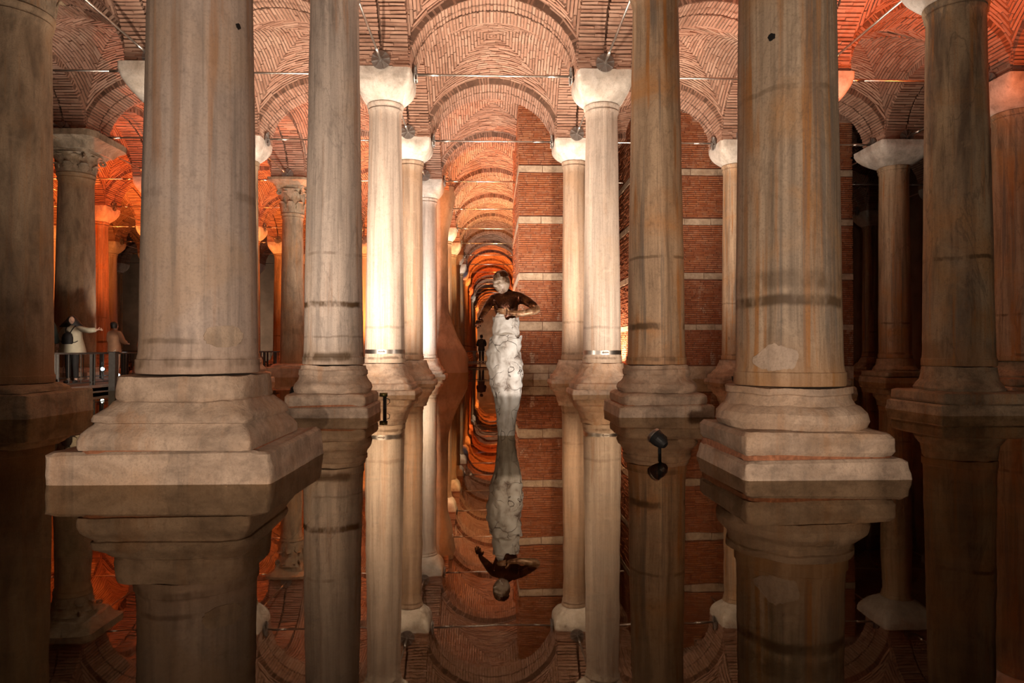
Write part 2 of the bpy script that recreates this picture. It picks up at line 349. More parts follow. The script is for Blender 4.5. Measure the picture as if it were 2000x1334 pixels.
# ------------------------------------------------------------------ setting: floor, water, walls
def slab(name, x0, x1, y0, y1, z0, z1, mat):
    o = MB().box(((x0 + x1) / 2, (y0 + y1) / 2, (z0 + z1) / 2), ((x1 - x0) / 2, (y1 - y0) / 2, (z1 - z0) / 2)).build(name, mat)
    return tag(o, kind='structure')
XL, XR, YF, YB, YE = -6.05 * S, 4.1 * S, -4.9, Y0 + 9.55 * S, Y0 + 20.6 * S
tag(slab('floor', XL, XR, YF, YE, -0.75, -0.5, 'floor'), 'brown stone floor lying under the shallow water')
wv = mesh('water', [(XL, YF, 0), (XR, YF, 0), (XR, YE, 0), (XL, YE, 0)], [(0, 1, 2, 3)], 'water')
tag(obj('water', wv), 'still brown water mirroring the columns and flooding the floor', 'water', kind='stuff')
slab('wall_left', XL - 0.3, XL, YF, YB, -0.7, 9.6, 'wall')
slab('wall_right', XR, XR + 0.3, YF, YE, -0.7, 9.6, 'wall')
slab('wall_front', XL, XR, YF - 0.3, YF, -0.7, 9.6, 'wall')
slab('wall_back_left', XL, -S, YB, YB + 0.3, -0.7, 9.6, 'wall')
slab('wall_back_right', S, XR, Y0 + 6.55 * S, Y0 + 6.55 * S + 0.3, -0.7, 9.6, 'wall')
slab('wall_passage_left', -S - 0.3, -S, YB, YE, -0.7, 9.6, 'wall')
slab('wall_passage_right', S, S + 0.3, Y0 + 6.55 * S + 0.3, YE, -0.7, 9.6, 'wall')
slab('wall_back', -S, S, YE, YE + 0.3, -0.7, 9.6, 'wall')

# ------------------------------------------------------------------ brick arches
SPR, AR, BR, AHW = 7.05, 1.80, 1.49, 0.57       # springing height, half span, rise, half width
def ell(t, a=AR, b=BR): return Vector((a * math.cos(t), 0, b * math.sin(t)))
def arch_core():
    m = MB(); n = 40; ring = []
    for half in (-1, 1):
        y0, y1 = (-AHW, -0.04) if half < 0 else (0.04, AHW)
        b = len(m.V)
        for i in range(n + 1):
            t = math.pi * i / n
            p = ell(t, AR + 0.02, BR + 0.02); q = ell(t, AR + 0.42, BR + 0.34)
            for pp in (p, q):
                for y in (y0, y1): m.V.append(Vector((pp.x, y, pp.z)))
        for i in range(n):
            k = b + i * 4; l = k + 4
            m.F += [(k, l, l + 1, k + 1), (k, k + 2, l + 2, l), (k + 1, l + 1, l + 3, k + 3), (k + 2, k + 3, l + 3, l + 2)]
        m.F += [(b, b + 1, b + 3, b + 2)]
    # recessed joint between the two rings
    b = len(m.V)
    for i in range(n + 1):
        t = math.pi * i / n; p = ell(t, AR + 0.11, BR + 0.11)
        m.V += [Vector((p.x, -0.06, p.z)), Vector((p.x, 0.06, p.z))]
    for i in range(n):
        k = b + i * 2; m.F.append((k, k + 2, k + 3, k + 1))
    return m.mesh('arch_mortar', 'mortar')
def voussoirs(seed):
    r = random.Random(seed); out = []
    # walk along the ellipse in equal arc steps
    ts = []; t = 0.012; step = 0.079
    while t < math.pi - 0.008:
        ts.append(t); dp = math.hypot(AR * math.sin(t), BR * math.cos(t)); t += step / dp
    for j, t in enumerate(ts):
        tan = Vector((-AR * math.sin(t), 0, BR * math.cos(t))).normalized()
        nor = Vector((tan.z, 0, -tan.x))
        p = ell(t)
        for half in (-1, 1):
            g0 = 0.026 + .02 * mnoise.noise(Vector((t * 6, seed, 0))) * half + .008
            cuts = [(g0, AHW)] if (j + (half > 0)) % 2 == 0 else [(g0, g0 + r.uniform(.17, .3)), None]
            if cuts[-1] is None: cuts[-1] = (cuts[0][1] + 0.010, AHW)
            for (u0, u1) in cuts:
                th = 0.026 + r.uniform(-0.004, 0.004); dep = 0.10
                pr = r.uniform(-0.014, 0.012)
                c = p + nor * (dep - pr) * 1.0 + Vector((0, half * (u0 + u1) / 2, 0)) + tan * r.uniform(-.006, .006)
                out.append((c, (u1 - u0) / 2 + r.uniform(-.004, .012), th, dep, tan, nor))
    return out
ARCH_CORE = arch_core()
BRICK_UNIT = None
def brick_unit():
    m = MB(); rr = random.Random(3)
    m.box((0, 0, 0), (1, 1, 1)); 
    m.V = [Vector((v.x * rr.uniform(.96, 1), v.y * rr.uniform(.93, 1), v.z * rr.uniform(.97, 1))) for v in m.V]
    return m.mesh('brick', 'brick')
BRICK_UNIT = brick_unit()
def voussoir_mesh(seed):
    m = MB(); rr = random.Random(seed + 50)
    for (c, hl, th, dep, tan, nor) in voussoirs(seed):
        m.frame(c, Vector((0, hl, 0)), tan * th, nor * dep)
        for k in range(len(m.V) - 8, len(m.V)): m.V[k] = m.V[k] + Vector((rr.uniform(-1, 1), rr.uniform(-1, 1), rr.uniform(-1, 1))) * 0.009
    return m.mesh('voussoirs', 'brick')
VOUS = [voussoir_mesh(s) for s in (1, 2, 3)]
FULL_ARCHES = {('x', 0, 2), ('x', -1, 2), ('x', 1, 2), ('x', 0, 3)}
def arch(axis, idx, k):
    if axis == 'x':
        loc = (idx * S, RY(k), SPR); rot = 0.0
        label = f'brick arch across the {AISLE[idx]}, {ORD[k + 1]} row from the camera' if k >= 0 else f'brick arch over the {AISLE[idx]} beside the viewpoint'
    else:
        loc = (idx * S, RY(k) + S / 2, SPR); rot = math.pi / 2
        label = f'lengthwise brick arch, {SHORT[idx]}, {ORD[k + 1] if k >= 0 else "unseen"} row to {ORD[k + 2]} row'
    root = empty('brick_arch', loc, (0, 0, rot))
    tag(root, label, 'arch', 'brick arches between the columns')
    obj('mortar_core', ARCH_CORE, root)
    if (axis, idx, k) in FULL_ARCHES:
        for (c, hl, th, dep, tan, nor) in voussoirs(11 + k * 3 + idx):
            o = obj('brick', BRICK_UNIT, root)
            mt = Matrix((Vector((0, hl, 0)), tan * th, nor * dep)).transposed().to_4x4(); mt.translation = c
            o.matrix_local = mt
    else:
        tag(obj('brick_ring', VOUS[(k + int(idx * 2)) % 3], root), kind='stuff')
    return root
for line_i, ln in enumerate(LINES):
    for k in range(-1, rows_of(ln)):
        if ln == LINES[-1] and k > 5: continue
        arch('y', ln, k)
for ai in range(-5, 4):
    n = min(rows_of(ai - 0.5), rows_of(ai + 0.5))
    for k in range(-1, n + 1): arch('x', ai, k)

# ------------------------------------------------------------------ vault bays
VA, VB, VZ, VH = 1.95, 1.69, 7.02, 1.85
def vz(u, v):
    e = lambda s: math.sqrt(max(0.0, 1 - (s / VA) ** 2))
    a, b = e(u), e(v); k = 10.0
    mx = math.log(math.exp(k * a) + math.exp(k * b)) / k if abs(a - b) < .4 else max(a, b)
    mx = min(mx, max(a, b) + 0.03)
    return VZ + VB * mx + 0.34 * (1 - (u / VA) ** 2) * (1 - (v / VA) ** 2)
def vnorm(u, v):
    d = 0.01
    return Vector((vz(u + d, v) - vz(u - d, v), vz(u, v + d) - vz(u, v - d), -2 * d)).normalized()
def vault_shell():
    n = 40; V = []; F = []
    for i in range(n + 1):
        for j in range(n + 1):
            u = VH * (2 * i / n - 1); v = VH * (2 * j / n - 1); V.append((u, v, vz(u, v) + 0.016))
    for i in range(n):
        for j in range(n): F.append((i * (n + 1) + j, i * (n + 1) + j + 1, (i + 1) * (n + 1) + j + 1, (i + 1) * (n + 1) + j))
    return mesh('vault_mortar', V, F, 'mortar', True)
def vault_bricks(seed):
    m = MB(); r = random.Random(seed); rad = 0.05
    while rad < VH - 0.02:
        for (ax, ay) in (((1, 0), (0, 1)), ((0, 1), (-1, 0)), ((-1, 0), (0, -1)), ((0, -1), (1, 0))):
            t = -rad - r.uniform(0, .2)
            while t < rad:
                L = r.uniform(.24, .36); t1 = min(t + L, rad); t0 = max(t, -rad)
                t += L + 0.009
                if t1 - t0 < 0.06: continue
                # split long bricks in two where the vault bends, so they hug the curve
                tm = (t0 + t1) / 2
                P = lambda rr_, tt: Vector((ax[0] * rr_ + ay[0] * tt, ax[1] * rr_ + ay[1] * tt, vz(ax[0] * rr_ + ay[0] * tt, ax[1] * rr_ + ay[1] * tt)))
                a, b = P(rad, t0), P(rad, t1); c = (a + b) / 2; nn = vnorm(P(rad, tm).x, P(rad, tm).y)
                tx = (b - a) / 2; ty = nn.cross(tx).normalized() * r.uniform(.024, .031)
                pr = r.uniform(0.002, 0.024)
                m.frame(c + nn * (pr - 0.03), tx, ty, nn * 0.03)
                for kk in range(len(m.V) - 8, len(m.V)): m.V[kk] = m.V[kk] + Vector((r.uniform(-1, 1), r.uniform(-1, 1), r.uniform(-1, 1))) * 0.007
        # course pitch measured along the surface
        u0 = rad; d = 0.02; sl = math.hypot(d, vz(u0 + d, 0) - vz(u0, 0)) / d
        rad += 0.082 / min(sl, 2.2)
    return m.mesh('vault_bricks', 'brick')
def pier_mesh():
    m = MB(); m.box((0, 0, 7.45), (.585, .585, .45)); return m.mesh('pier_mortar', 'mortar')
def pier_bricks(seed):
    m = MB(); r = random.Random(seed)
    z = 7.03
    while z < 7.85:
        for q in range(4):
            rot = Matrix.Rotation(q * math.pi / 2, 3, 'Z'); t = -.6 + r.uniform(-.1, 0)
            while t < .58:
                L = r.uniform(.22, .34); t0 = max(t, -.6); t1 = min(t + L, .6); t += L + .008
                if t1 - t0 < .05: continue
                m.frame(rot @ Vector((.57 + r.uniform(0, .02), (t0 + t1) / 2, z)), rot @ Vector((.03, 0, 0)), rot @ Vector((0, (t1 - t0) / 2, 0)), Vector((0, 0, .024)))
                for kk in range(len(m.V) - 8, len(m.V)): m.V[kk] = m.V[kk] + Vector((r.uniform(-1, 1), r.uniform(-1, 1), r.uniform(-1, 1))) * 0.007
        z += 0.079
    return m.mesh('pier_bricks', 'brick')
VSHELL = vault_shell(); VBR = [vault_bricks(1), vault_bricks(2)]; PIER = pier_mesh(); PBR = pier_bricks(1)
for ai in range(-5, 4):
    n = min(rows_of(ai - 0.5), rows_of(ai + 0.5))
    for k in range(-1, n):
        root = empty('ceiling_vault', (ai * S, RY(k) + S / 2, 0), (0, 0, ((k + ai) % 4) * math.pi / 2))
        tag(root, f'domed brick vault over the {AISLE[ai]}, {ORD[k + 1]} to {ORD[k + 2]} row' if k >= 0 else f'domed brick vault over the {AISLE[ai]} above the viewpoint', None, 'brick vault bays of the ceiling', 'structure')
        obj('mortar_shell', VSHELL, root); tag(obj('brick_courses', VBR[(k + ai) % 2], root), kind='stuff')
for ln in LINES:
    for k in range(-1, rows_of(ln) + 1):
        root = empty('ceiling_springer', (ln * S, RY(k), 0)); tag(root, f'brick springer above {ORD[k + 1] if k >= 0 else "unseen"} capital, {SHORT[ln]}', None, 'brick springers above the capitals', 'structure')
        obj('mortar_core', PIER, root); tag(obj('brick_courses', PBR, root), kind='stuff')
tag(slab('ceiling', XL - .3, XR + .3, YF - .3, YE + .3, 9.6, 9.8, 'wall'), 'flat roof slab hidden above the vaults')

# ------------------------------------------------------------------ columns
def shaft_mesh(r0, r1, z0, z1, mat, seed, amp=0.006, collar=0.020, chips=True):
    secs = [(z0, r0 + collar - .006, r0 + collar - .006, 2), (z0 + .012, r0 + collar, r0 + collar, 2), (z0 + 0.105, r0 + collar, r0 + collar, 2), (z0 + 0.112, r0 + collar * 0.5, r0 + collar * .5, 2), (z0 + 0.16, r0 + .002, r0 + .002, 2)]
    n = 40
    for i in range(1, n):
        f = i / n; e = r0 + (r1 - r0) * (0.8 * f + 0.2 * f * f); secs.append((z0 + .16 + (z1 - z0 - .40) * f, e, e, 2))
    secs += [(z1 - 0.22, r1, r1, 2), (z1 - 0.17, r1 + .025, r1 + .025, 2), (z1 - .14, r1 + .03, r1 + .03, 2), (z1 - .13, r1 + .012, r1 + .012, 2), (z1 - .10, r1 + .015, r1 + .015, 2), (z1 - .07, r1 + .045, r1 + .045, 2), (z1 - .02, r1 + .05, r1 + .05, 2), (z1, r1 + .03, r1 + .03, 2)]
    w = worn(seed, amp, 1.3)
    return MB().loft(secs, 56, fn=w).mesh('shaft', mat)
def block_capital(z0, z1, r, hw, seed, mat='cap_stone'):
    h = z1 - z0
    secs = [(z0, r + .02, r + .02, 2)]
    for i in range(1, 13):
        f = i / 12; w = r + .02 + (hw - r - .02) * (1 - (1 - f) ** 1.7); secs.append((z0 + h * .78 * f, w, w, 2 + 9 * f ** 1.3))
    secs += [(z0 + h * .80, hw, hw, 14), (z1, hw, hw, 16)]
    return MB().loft(secs, 64, fn=worn(seed, .008, 3)).mesh('capital', mat)

def leaf_mesh(w, h, mat):
    """acanthus leaf: lobed outline, hollow face, tip curling outwards; grows along z, faces -y"""
    nx, nz = 9, 12; V = []; F = []
    for side in (0, 1):
        for j in range(nz + 1):
            f = j / nz; half = w * (0.62 + .38 * math.sin(f * math.pi * .85)) * (1 - .75 * max(0, f - .72) / .28) * (1 + .16 * math.sin(f * 24))
            curl = -0.16 * h * f - 0.62 * h * max(0, f - .62) ** 2 * 4
            zz = h * (f - 0.9 * max(0, f - .78) ** 1.5 * 2.2)
            for i in range(nx):
                s = 2 * i / (nx - 1) - 1
                y = curl + .10 * w * s * s * 2 - .05 * w * math.cos(s * 12) - (0.0 if side == 0 else -.025)
                V.append((half * s, y, zz))
    n = nx * (nz + 1)
    for side in (0, 1):
        for j in range(nz):
            for i in range(nx - 1):
                a = side * n + j * nx + i; q = (a, a + 1, a + nx + 1, a + nx); F.append(q if side == 0 else q[::-1])
    for j in range(nz):
        for i in (0, nx - 1):
            a = j * nx + i; q = (a, a + nx, a + nx + n, a + n); F.append(q if i == 0 else q[::-1])
    F.append(tuple(nz * nx + i for i in range(nx)) + tuple(n + nz * nx + i for i in reversed(range(nx))))
    return mesh('leaf', V, F, mat, True)
LEAF_LO = leaf_mesh(.14, .34, 'cap_old'); LEAF_HI = leaf_mesh(.13, .36, 'cap_old')
def corinthian(root, z0, z1, r, hw, seed, impost=0.0, ihw=0.7):
    zt = z1 - impost; h = zt - z0
    secs = [(z0, r + .02, r + .02, 2), (z0 + h * .5, r + .03, r + .03, 2), (z0 + h * .75, r + .09, r + .09, 2), (z0 + h * .86, r + .16, r + .16, 2.4)]
    cap = MB().loft(secs, 40, fn=worn(seed, .012, 4)).build('capital', 'cap_old', root); autosmooth(cap)
    hs = h * .86
    for q in range(8):
        a = q * math.pi / 4 + .1
        obj('leaf', LEAF_LO, cap, (math.sin(a) * (r + .03), -math.cos(a) * (r + .03), z0 + .01), (0, 0, a), (1, 1, hs * .55 / .34))
        a += math.pi / 8
        obj('leaf', LEAF_HI, cap, (math.sin(a) * (r + .03), -math.cos(a) * (r + .03), z0 + hs * .42), (0, 0, a), (1, 1, hs * .58 / .36))
    for q in range(4):
        a = q * math.pi / 2 + math.pi / 4; m = MB()
        pts = []; rad = []
        for i in range(26):
            th = i / 25 * 4.2 * math.pi / 1.6; rr = .10 * (1 - i / 25 * .85)
            pts.append((math.cos(th + 1.2) * rr + hw * 1.12, 0, zt - h * .26 + math.sin(th + 1.2) * rr)); rad.append(.032)
        rot = Matrix.Rotation(a, 3, 'Z')
        m.tube([rot @ Vector(p) for p in pts], rad, 7); m.build('volute', 'cap_old', cap, True)
    ab = MB(); seg = 64; secs = [(zt - h * .14, hw * .97, hw * .97, 8), (zt - h * .05, hw * 1.02, hw * 1.02, 9), (zt, hw * 1.05, hw * 1.05, 9)]
    def concave(p):
        s = max(abs(p.x), abs(p.y)); o = min(abs(p.x), abs(p.y)); k = 1 - .13 * max(0, 1 - o / (s * .75 + 1e-6)) ** 1
        return worn(seed, .012, 5)(Vector((p.x * (k if abs(p.x) >= abs(p.y) else 1), p.y * (k if abs(p.y) > abs(p.x) else 1), p.z)))
    autosmooth(ab.loft(secs, seg, fn=concave).build('abacus', 'cap_old', root))
    if impost:
        autosmooth(MB().loft([(zt, ihw * .72, ihw * .72, 8), (zt + impost * .35, ihw * .82, ihw * .82, 8), (zt + impost * .6, ihw, ihw, 9), (z1, ihw, ihw, 10)], 64, fn=worn(seed + 3, .025, 3)).build('impost_block', 'cap_old', root))

BASES = {
    'tall_square': dict(plinth=(.79, .74, .23, -.03, .12), base=[(.235, .615, 34), (.25, .62, 34), (.30, .618, 32), (.345, .60, 28), (.385, .57, 24), (.41, .548, 20), (.425, .545, 16), (.432, .565, 14), (.455, .572, 12), (.485, .565, 11), (.515, .54, 9), (.545, .515, 7), (.575, .498, 6), (.585, .482, 5), (.60, .49, 5), (.70, .49, 4.5), (.762, .486, 4)], top=.77),
    'stepped': dict(plinth=(.61, .58, .14, .03, -.03), base=[(.165, .555, 30), (.20, .575, 30), (.30, .575, 30), (.335, .55, 26), (.345, .50, 8), (.35, .545, 2.4), (.40, .575, 2.2), (.46, .57, 2.1), (.505, .53, 2), (.52, .50, 2), (.56, .478, 2), (.60, .47, 2), (.61, .485, 2), (.66, .485, 2)], top=.665),
    'round': dict(plinth=(.68, .66, .16, 0, 0), base=[(.165, .60, 12), (.20, .62, 12), (.29, .62, 12), (.32, .59, 10), (.335, .54, 4), (.345, .57, 2.3), (.40, .60, 2.2), (.46, .58, 2.1), (.49, .545, 2), (.53, .51, 2), (.58, .49, 2), (.60, .505, 2), (.66, .50, 2), (.68, .48, 2), (.73, .475, 2)], top=.735),
    'round_small': dict(plinth=(.61, .60, .16, .0, 0), base=[(.165, .565, 20), (.20, .58, 20), (.29, .58, 18), (.32, .56, 14), (.335, .52, 5), (.345, .55, 2.6), (.40, .57, 2.4), (.46, .555, 2.2), (.49, .53, 2), (.53, .50, 2), (.58, .485, 2), (.60, .50, 2), (.66, .495, 2), (.68, .475, 2), (.73, .47, 2)], top=.735),
    'wide_flared': dict(plinth=(.74, .70, .10, 0, 0), base=[(.105, .68, 10), (.16, .69, 9), (.22, .67, 8), (.25, .62, 6), (.30, .61, 5), (.36, .58, 4), (.40, .54, 3), (.46, .52, 2.6), (.54, .50, 2.3), (.60, .475, 2), (.66, .47, 2)], top=.665),
    'low_block': dict(plinth=(.80, .78, .34, 0, 0), base=[(.345, .66, 6), (.40, .66, 4), (.46, .62, 2.5)], top=.465),
    'octagon': dict(plinth=(.74, .70, .16, 0, 0), base=[(.165, .68, 14), (.20, .70, 14), (.31, .70, 14), (.33, .66, 10), (.34, .58, 2.2), (.38, .60, 2.1), (.44, .57, 2), (.50, .52, 2), (.62, .50, 2), (.70, .49, 2)], top=.705),
}
def column(line, k, mat='shaft_pale', r0=.435, r1=.352, base='round', cap='block', zc=6.42, label=None, strap=None, bmat='base_stone', seed=0, dx=0, dy=0, hw=.62, impost=0.0, ihw=.8):
    root = empty('stone_column', (line * S + dx, RY(k) + dy, 0))
    tag(root, label, 'column', 'stone columns standing in the water')
    B = BASES[base]; ph, pd, pz, pdx, pdy = B['plinth']
    o = MB().loft(finer([(-.5, ph + .05, pd + .05, 40), (-.05, ph + .02, pd + .02, 40), (pz * .55, ph + .005, pd + .005, 40), (pz - .02, ph, pd, 40), (pz, ph - .025, pd - .025, 34)], 6), 128, pdx, pdy, fn=worn(seed + 1, .026, 4.2)).build('plinth', bmat, root); autosmooth(o)
    if base in ('stepped', 'round', 'round_small', 'tall_square'):
        b0 = B['base'][0]; b0 = (b0[0], b0[1] - (.02 if base == 'tall_square' else 0)); autosmooth(MB().loft([(pz - .015, b0[1] + .012, b0[1] + .012, 14), (b0[0] + .012, b0[1] + .004, b0[1] + .004, 14)], 64, fn=worn(seed + 2, .02, 7)).build('mortar_bed', 'red_mortar', root))
    o = MB().loft(finer([(z, w, w, n) for z, w, n in B['base']], 4), 96, fn=worn(seed + 4, .017, 4.0)).build('base', bmat, root); autosmooth(o, 28)
    o = obj('shaft', shaft_mesh(r0, r1, B['top'] + .008, zc, mat, seed + 6), root); autosmooth(o, 40)
    if cap == 'block':
        o = obj('capital', block_capital(zc, 7.02, r1 + .02, hw, seed + 8), root); autosmooth(o, 40)
    else:
        corinthian(root, zc, 7.03, r1 + .02, cap if isinstance(cap, float) else .56, seed + 8, impost, ihw)
    if strap:
        e = r0 + (r1 - r0) * .04 + .012
        st = MB().loft([(strap - .045, e, e, 2), (strap + .045, e - .003, e - .003, 2)], 56, caps=False).build('metal_strap', 'steel', root); autosmooth(st)
        bk = MB().box((0, -e - .015, strap), (.045, .018, .03)); bk.tube([(-.07, -e - .03, strap), (.07, -e - .03, strap)], .012); bk.build('buckle', 'plate_steel', st)
    return root

def patch(root, ang, z, ha, hz, r, name, mat, seed, taper=0.0):
    """thin irregular patch wrapped on the shaft surface"""
    V = [(math.sin(ang) * r(z), -math.cos(ang) * r(z), z)]; F = []; n = 36
    for ring, f in ((1, .5), (2, 1.0), (3, 1.03)):
        for i in range(n):
            a = 2 * math.pi * i / n; k = f * (1 + .28 * mnoise.noise(Vector((math.cos(a) * 1.6 + seed, math.sin(a) * 1.6, 0))) + .12 * mnoise.noise(Vector((math.cos(a) * 5 + seed, math.sin(a) * 5, 2))))
            zz = z + hz * math.sin(a) * k; aa = ang + ha * math.cos(a) * k * (1 - taper * max(0, math.sin(a)))
            rr = r(zz) + (.011 if ring < 3 else -.012); V.append((math.sin(aa) * rr, -math.cos(aa) * rr, zz))
    V[0] = (math.sin(ang) * (r(z) + .011), -math.cos(ang) * (r(z) + .011), z)
    for i in range(n):
        j = (i + 1) % n; F.append((0, 1 + i, 1 + j))
        for q in (0, 1): F.append((1 + q * n + i, 1 + (q + 1) * n + i, 1 + (q + 1) * n + j, 1 + q * n + j))
    return obj(name, mesh(name, V, F, mat), root)
M['repair'] = stone('repair_mortar', (0.50, 0.375, 0.285), (0.36, 0.26, 0.19), (0.5, 0.35, 0.22), [], .4, 0, (1.5, 1.5, 1.5), tide=0, pit=.4)
SPECIAL = {
    (-.5, 0): dict(mat='shaft_front_left', r0=.440, r1=.345, base='tall_square', label='large grey-tan column at front left on a stepped square base', seed=3),
    (.5, 0): dict(mat='shaft_front_right', r0=.415, r1=.345, base='stepped', label='large streaked grey column at front right with rounded base moulding', seed=9),
    (-.5, 1): dict(mat='shaft_pale_banded', r0=.430, r1=.352, base='round_small', label='column with dark brown stain bands, second in the line left of the statue', seed=13, dy=-.12),
    (.5, 1): dict(mat='shaft_rusty', r0=.428, r1=.34, base='round', label='rust-stained column with a cracked shaft, second in the line right of the statue', seed=17, dx=.05, dy=-.1),
    (-1.5, 1): dict(mat='shaft_rough', r0=.57, r1=.51, base='low_block', cap=.80, zc=6.0, label='dark rough pitted column cut by the left edge of the photograph', seed=21, bmat='base_stone_dark', dx=-.03),
    (1.5, 1): dict(mat='shaft_veined', r0=.485, r1=.405, base='octagon', zc=6.33, label='dark column with swirling green-grey veins near the right edge', seed=25, bmat='base_stone_dark'),
    (-.5, 2): dict(mat='shaft_pale', r0=.432, r1=.35, base='wide_flared', zc=6.38, strap=.92, label='brightly lit cream column with a metal strap, third left of the statue', seed=29),
    (.5, 2): dict(mat='shaft_pale', r0=.42, r1=.352, base='wide_flared', zc=6.40, strap=.90, label='pinkish finely streaked column with a metal strap, third right of the statue', seed=33, dx=.03),
    (2.5, 2): dict(mat='shaft_amber', r0=.55, r1=.50, base='octagon', zc=6.35, hw=.78, label='amber column under a glowing red vault, cut by the right edge', seed=37, bmat='base_stone_dark'),
    (1.5, 2): dict(mat='shaft_amber', zc=6.35, hw=.68, label='column whose red-lit capital shows right of the large front right column', seed=41, bmat='base_stone_dark'),
    (-1.5, 2): dict(mat='shaft_rough', zc=6.3, hw=.72, label='column whose pale capital shows left of the large front left column', seed=45),
    (-.5, 3): dict(mat='shaft_tan', r0=.37, r1=.335, base='wide_flared', zc=6.45, label='slim column close behind the brightly lit one, fourth left of the statue', seed=49),
    (.5, 3): dict(mat='shaft_tan', r0=.365, r1=.32, base='wide_flared', zc=6.48, label='slim tan column before the brick pier, fourth right of the statue', seed=53),
    (-2.5, 3): dict(mat='shaft_rough', r0=.53, r1=.45, base='low_block', cap=.62, zc=6.0, impost=.42, ihw=1.0, label='thick column with an eroded leafy capital behind the visitors', seed=57),
    (-1.5, 3): dict(mat='shaft_rough', r0=.41, r1=.36, zc=6.42, label='column mostly hidden behind the large front left column, bright rim on its edge', seed=61),
    (1.5, 3): dict(mat='shaft_rusty', r0=.40, r1=.345, zc=6.42, base='wide_flared', label='rusty column before the wide brick pier, left of the large front right column', seed=65),
    (2.5, 3): dict(mat='shaft_amber', r0=.44, r1=.40, zc=6.40, base='octagon', hw=.82, label='orange-brown veined column beside the right end of the wide brick pier', seed=69, bmat='base_stone_dark'),
    (-1.5, 4): dict(mat='shaft_rough', r0=.42, r1=.36, cap=.5, zc=5.85, impost=.22, ihw=.74, base='low_block', label='column with a crisp leafy capital seen between the two front left columns', seed=73),
    (-.5, 4): dict(mat='shaft_pale', r0=.40, r1=.375, zc=6.42, base='wide_flared', label='white-lit column next to the flared plaster pier', seed=77),
}
SKIP = {(.5, 4), (1.5, 4), (2.5, 4), (-.5, 5)}
GEN = {}
def generic(line, k):
    v = (k * 3 + int(line * 2)) % 3
    key = v
    if key not in GEN:
        GEN[key] = column(line, k, mat=('shaft_pale', 'shaft_amber', 'shaft_rusty')[v], r0=.43, r1=.36, base=('round', 'wide_flared', 'round')[v], zc=6.4, seed=100 + v * 5)
        r = GEN[key]
    else:
        src = GEN[key]; r = src.copy(); COL.objects.link(r); r.location = (line * S, RY(k), 0)
        for ch in src.children:
            c = ch.copy(); COL.objects.link(c); c.parent = r
            for g in ch.children:
                d = g.copy(); COL.objects.link(d); d.parent = c
    r['label'] = f'{("pale", "amber", "rusty")[v]} column, {ORD[k + 1] if k >= 0 else "out of view"} in the {LINE[line]}'
    r['group'] = 'stone columns standing in the water'
for ln in LINES:
    for k in range(-1, rows_of(ln) + 1):
        if (ln, k) in SKIP: continue
        if (ln, k) in SPECIAL:
            cr_ = column(ln, k, **SPECIAL[(ln, k)])
            if (ln, k) == (-.5, 0):
                rf = lambda z: .440 - .095 * (z - .77) / 5.65
                patch(cr_, .80, 1.06, .40, .085, rf, 'repair_patch', 'repair', 3)
                patch(cr_, 1.12, 3.50, .055, .022, lambda z: rf(z) - .003, 'socket_hole_shade', 'black', 8)  # black surface patch paints the shade inside a small hole
            if (ln, k) == (.5, 0):
                rf = lambda z: .415 - .070 * (z - .67) / 5.75
                patch(cr_, -.62, .90, .40, .12, rf, 'repair_patch', 'repair', 5, .6)
                patch(cr_, -.70, 3.42, .075, .028, lambda z: rf(z) - .003, 'socket_hole_shade', 'black', 9)  # same here: hole's dark inside put on as a black patch
        else: generic(ln, k)

# plaster-encased pier with a flared foot (fifth position left of the statue, row six)
pp = empty('plaster_pier', (-.5 * S, RY(5), 0)); tag(pp, 'smooth plaster-covered pier with a wide flared foot beside the central aisle', 'pier')
secs = [(-.5, 1.36, 1.2, 3), (.6, 1.36, 1.2, 3), (.8, 1.30, 1.15, 3)]
for i in range(1, 13):
    f = i / 12; w = .50 + .80 * (1 - f) ** 1.35; secs.append((.8 + 2.0 * f, w, w, 3 - .4 * f))
secs += [(4.0, .48, .48, 2.6), (5.6, .48, .48, 2.6), (6.1, .52, .52, 3), (6.8, .66, .66, 4), (7.4, .76, .76, 5), (7.9, .80, .80, 6)]
autosmooth(MB().loft(secs, 64, fn=worn(5, .03, 1.2)).build('plaster_body', 'plaster', pp), 50)

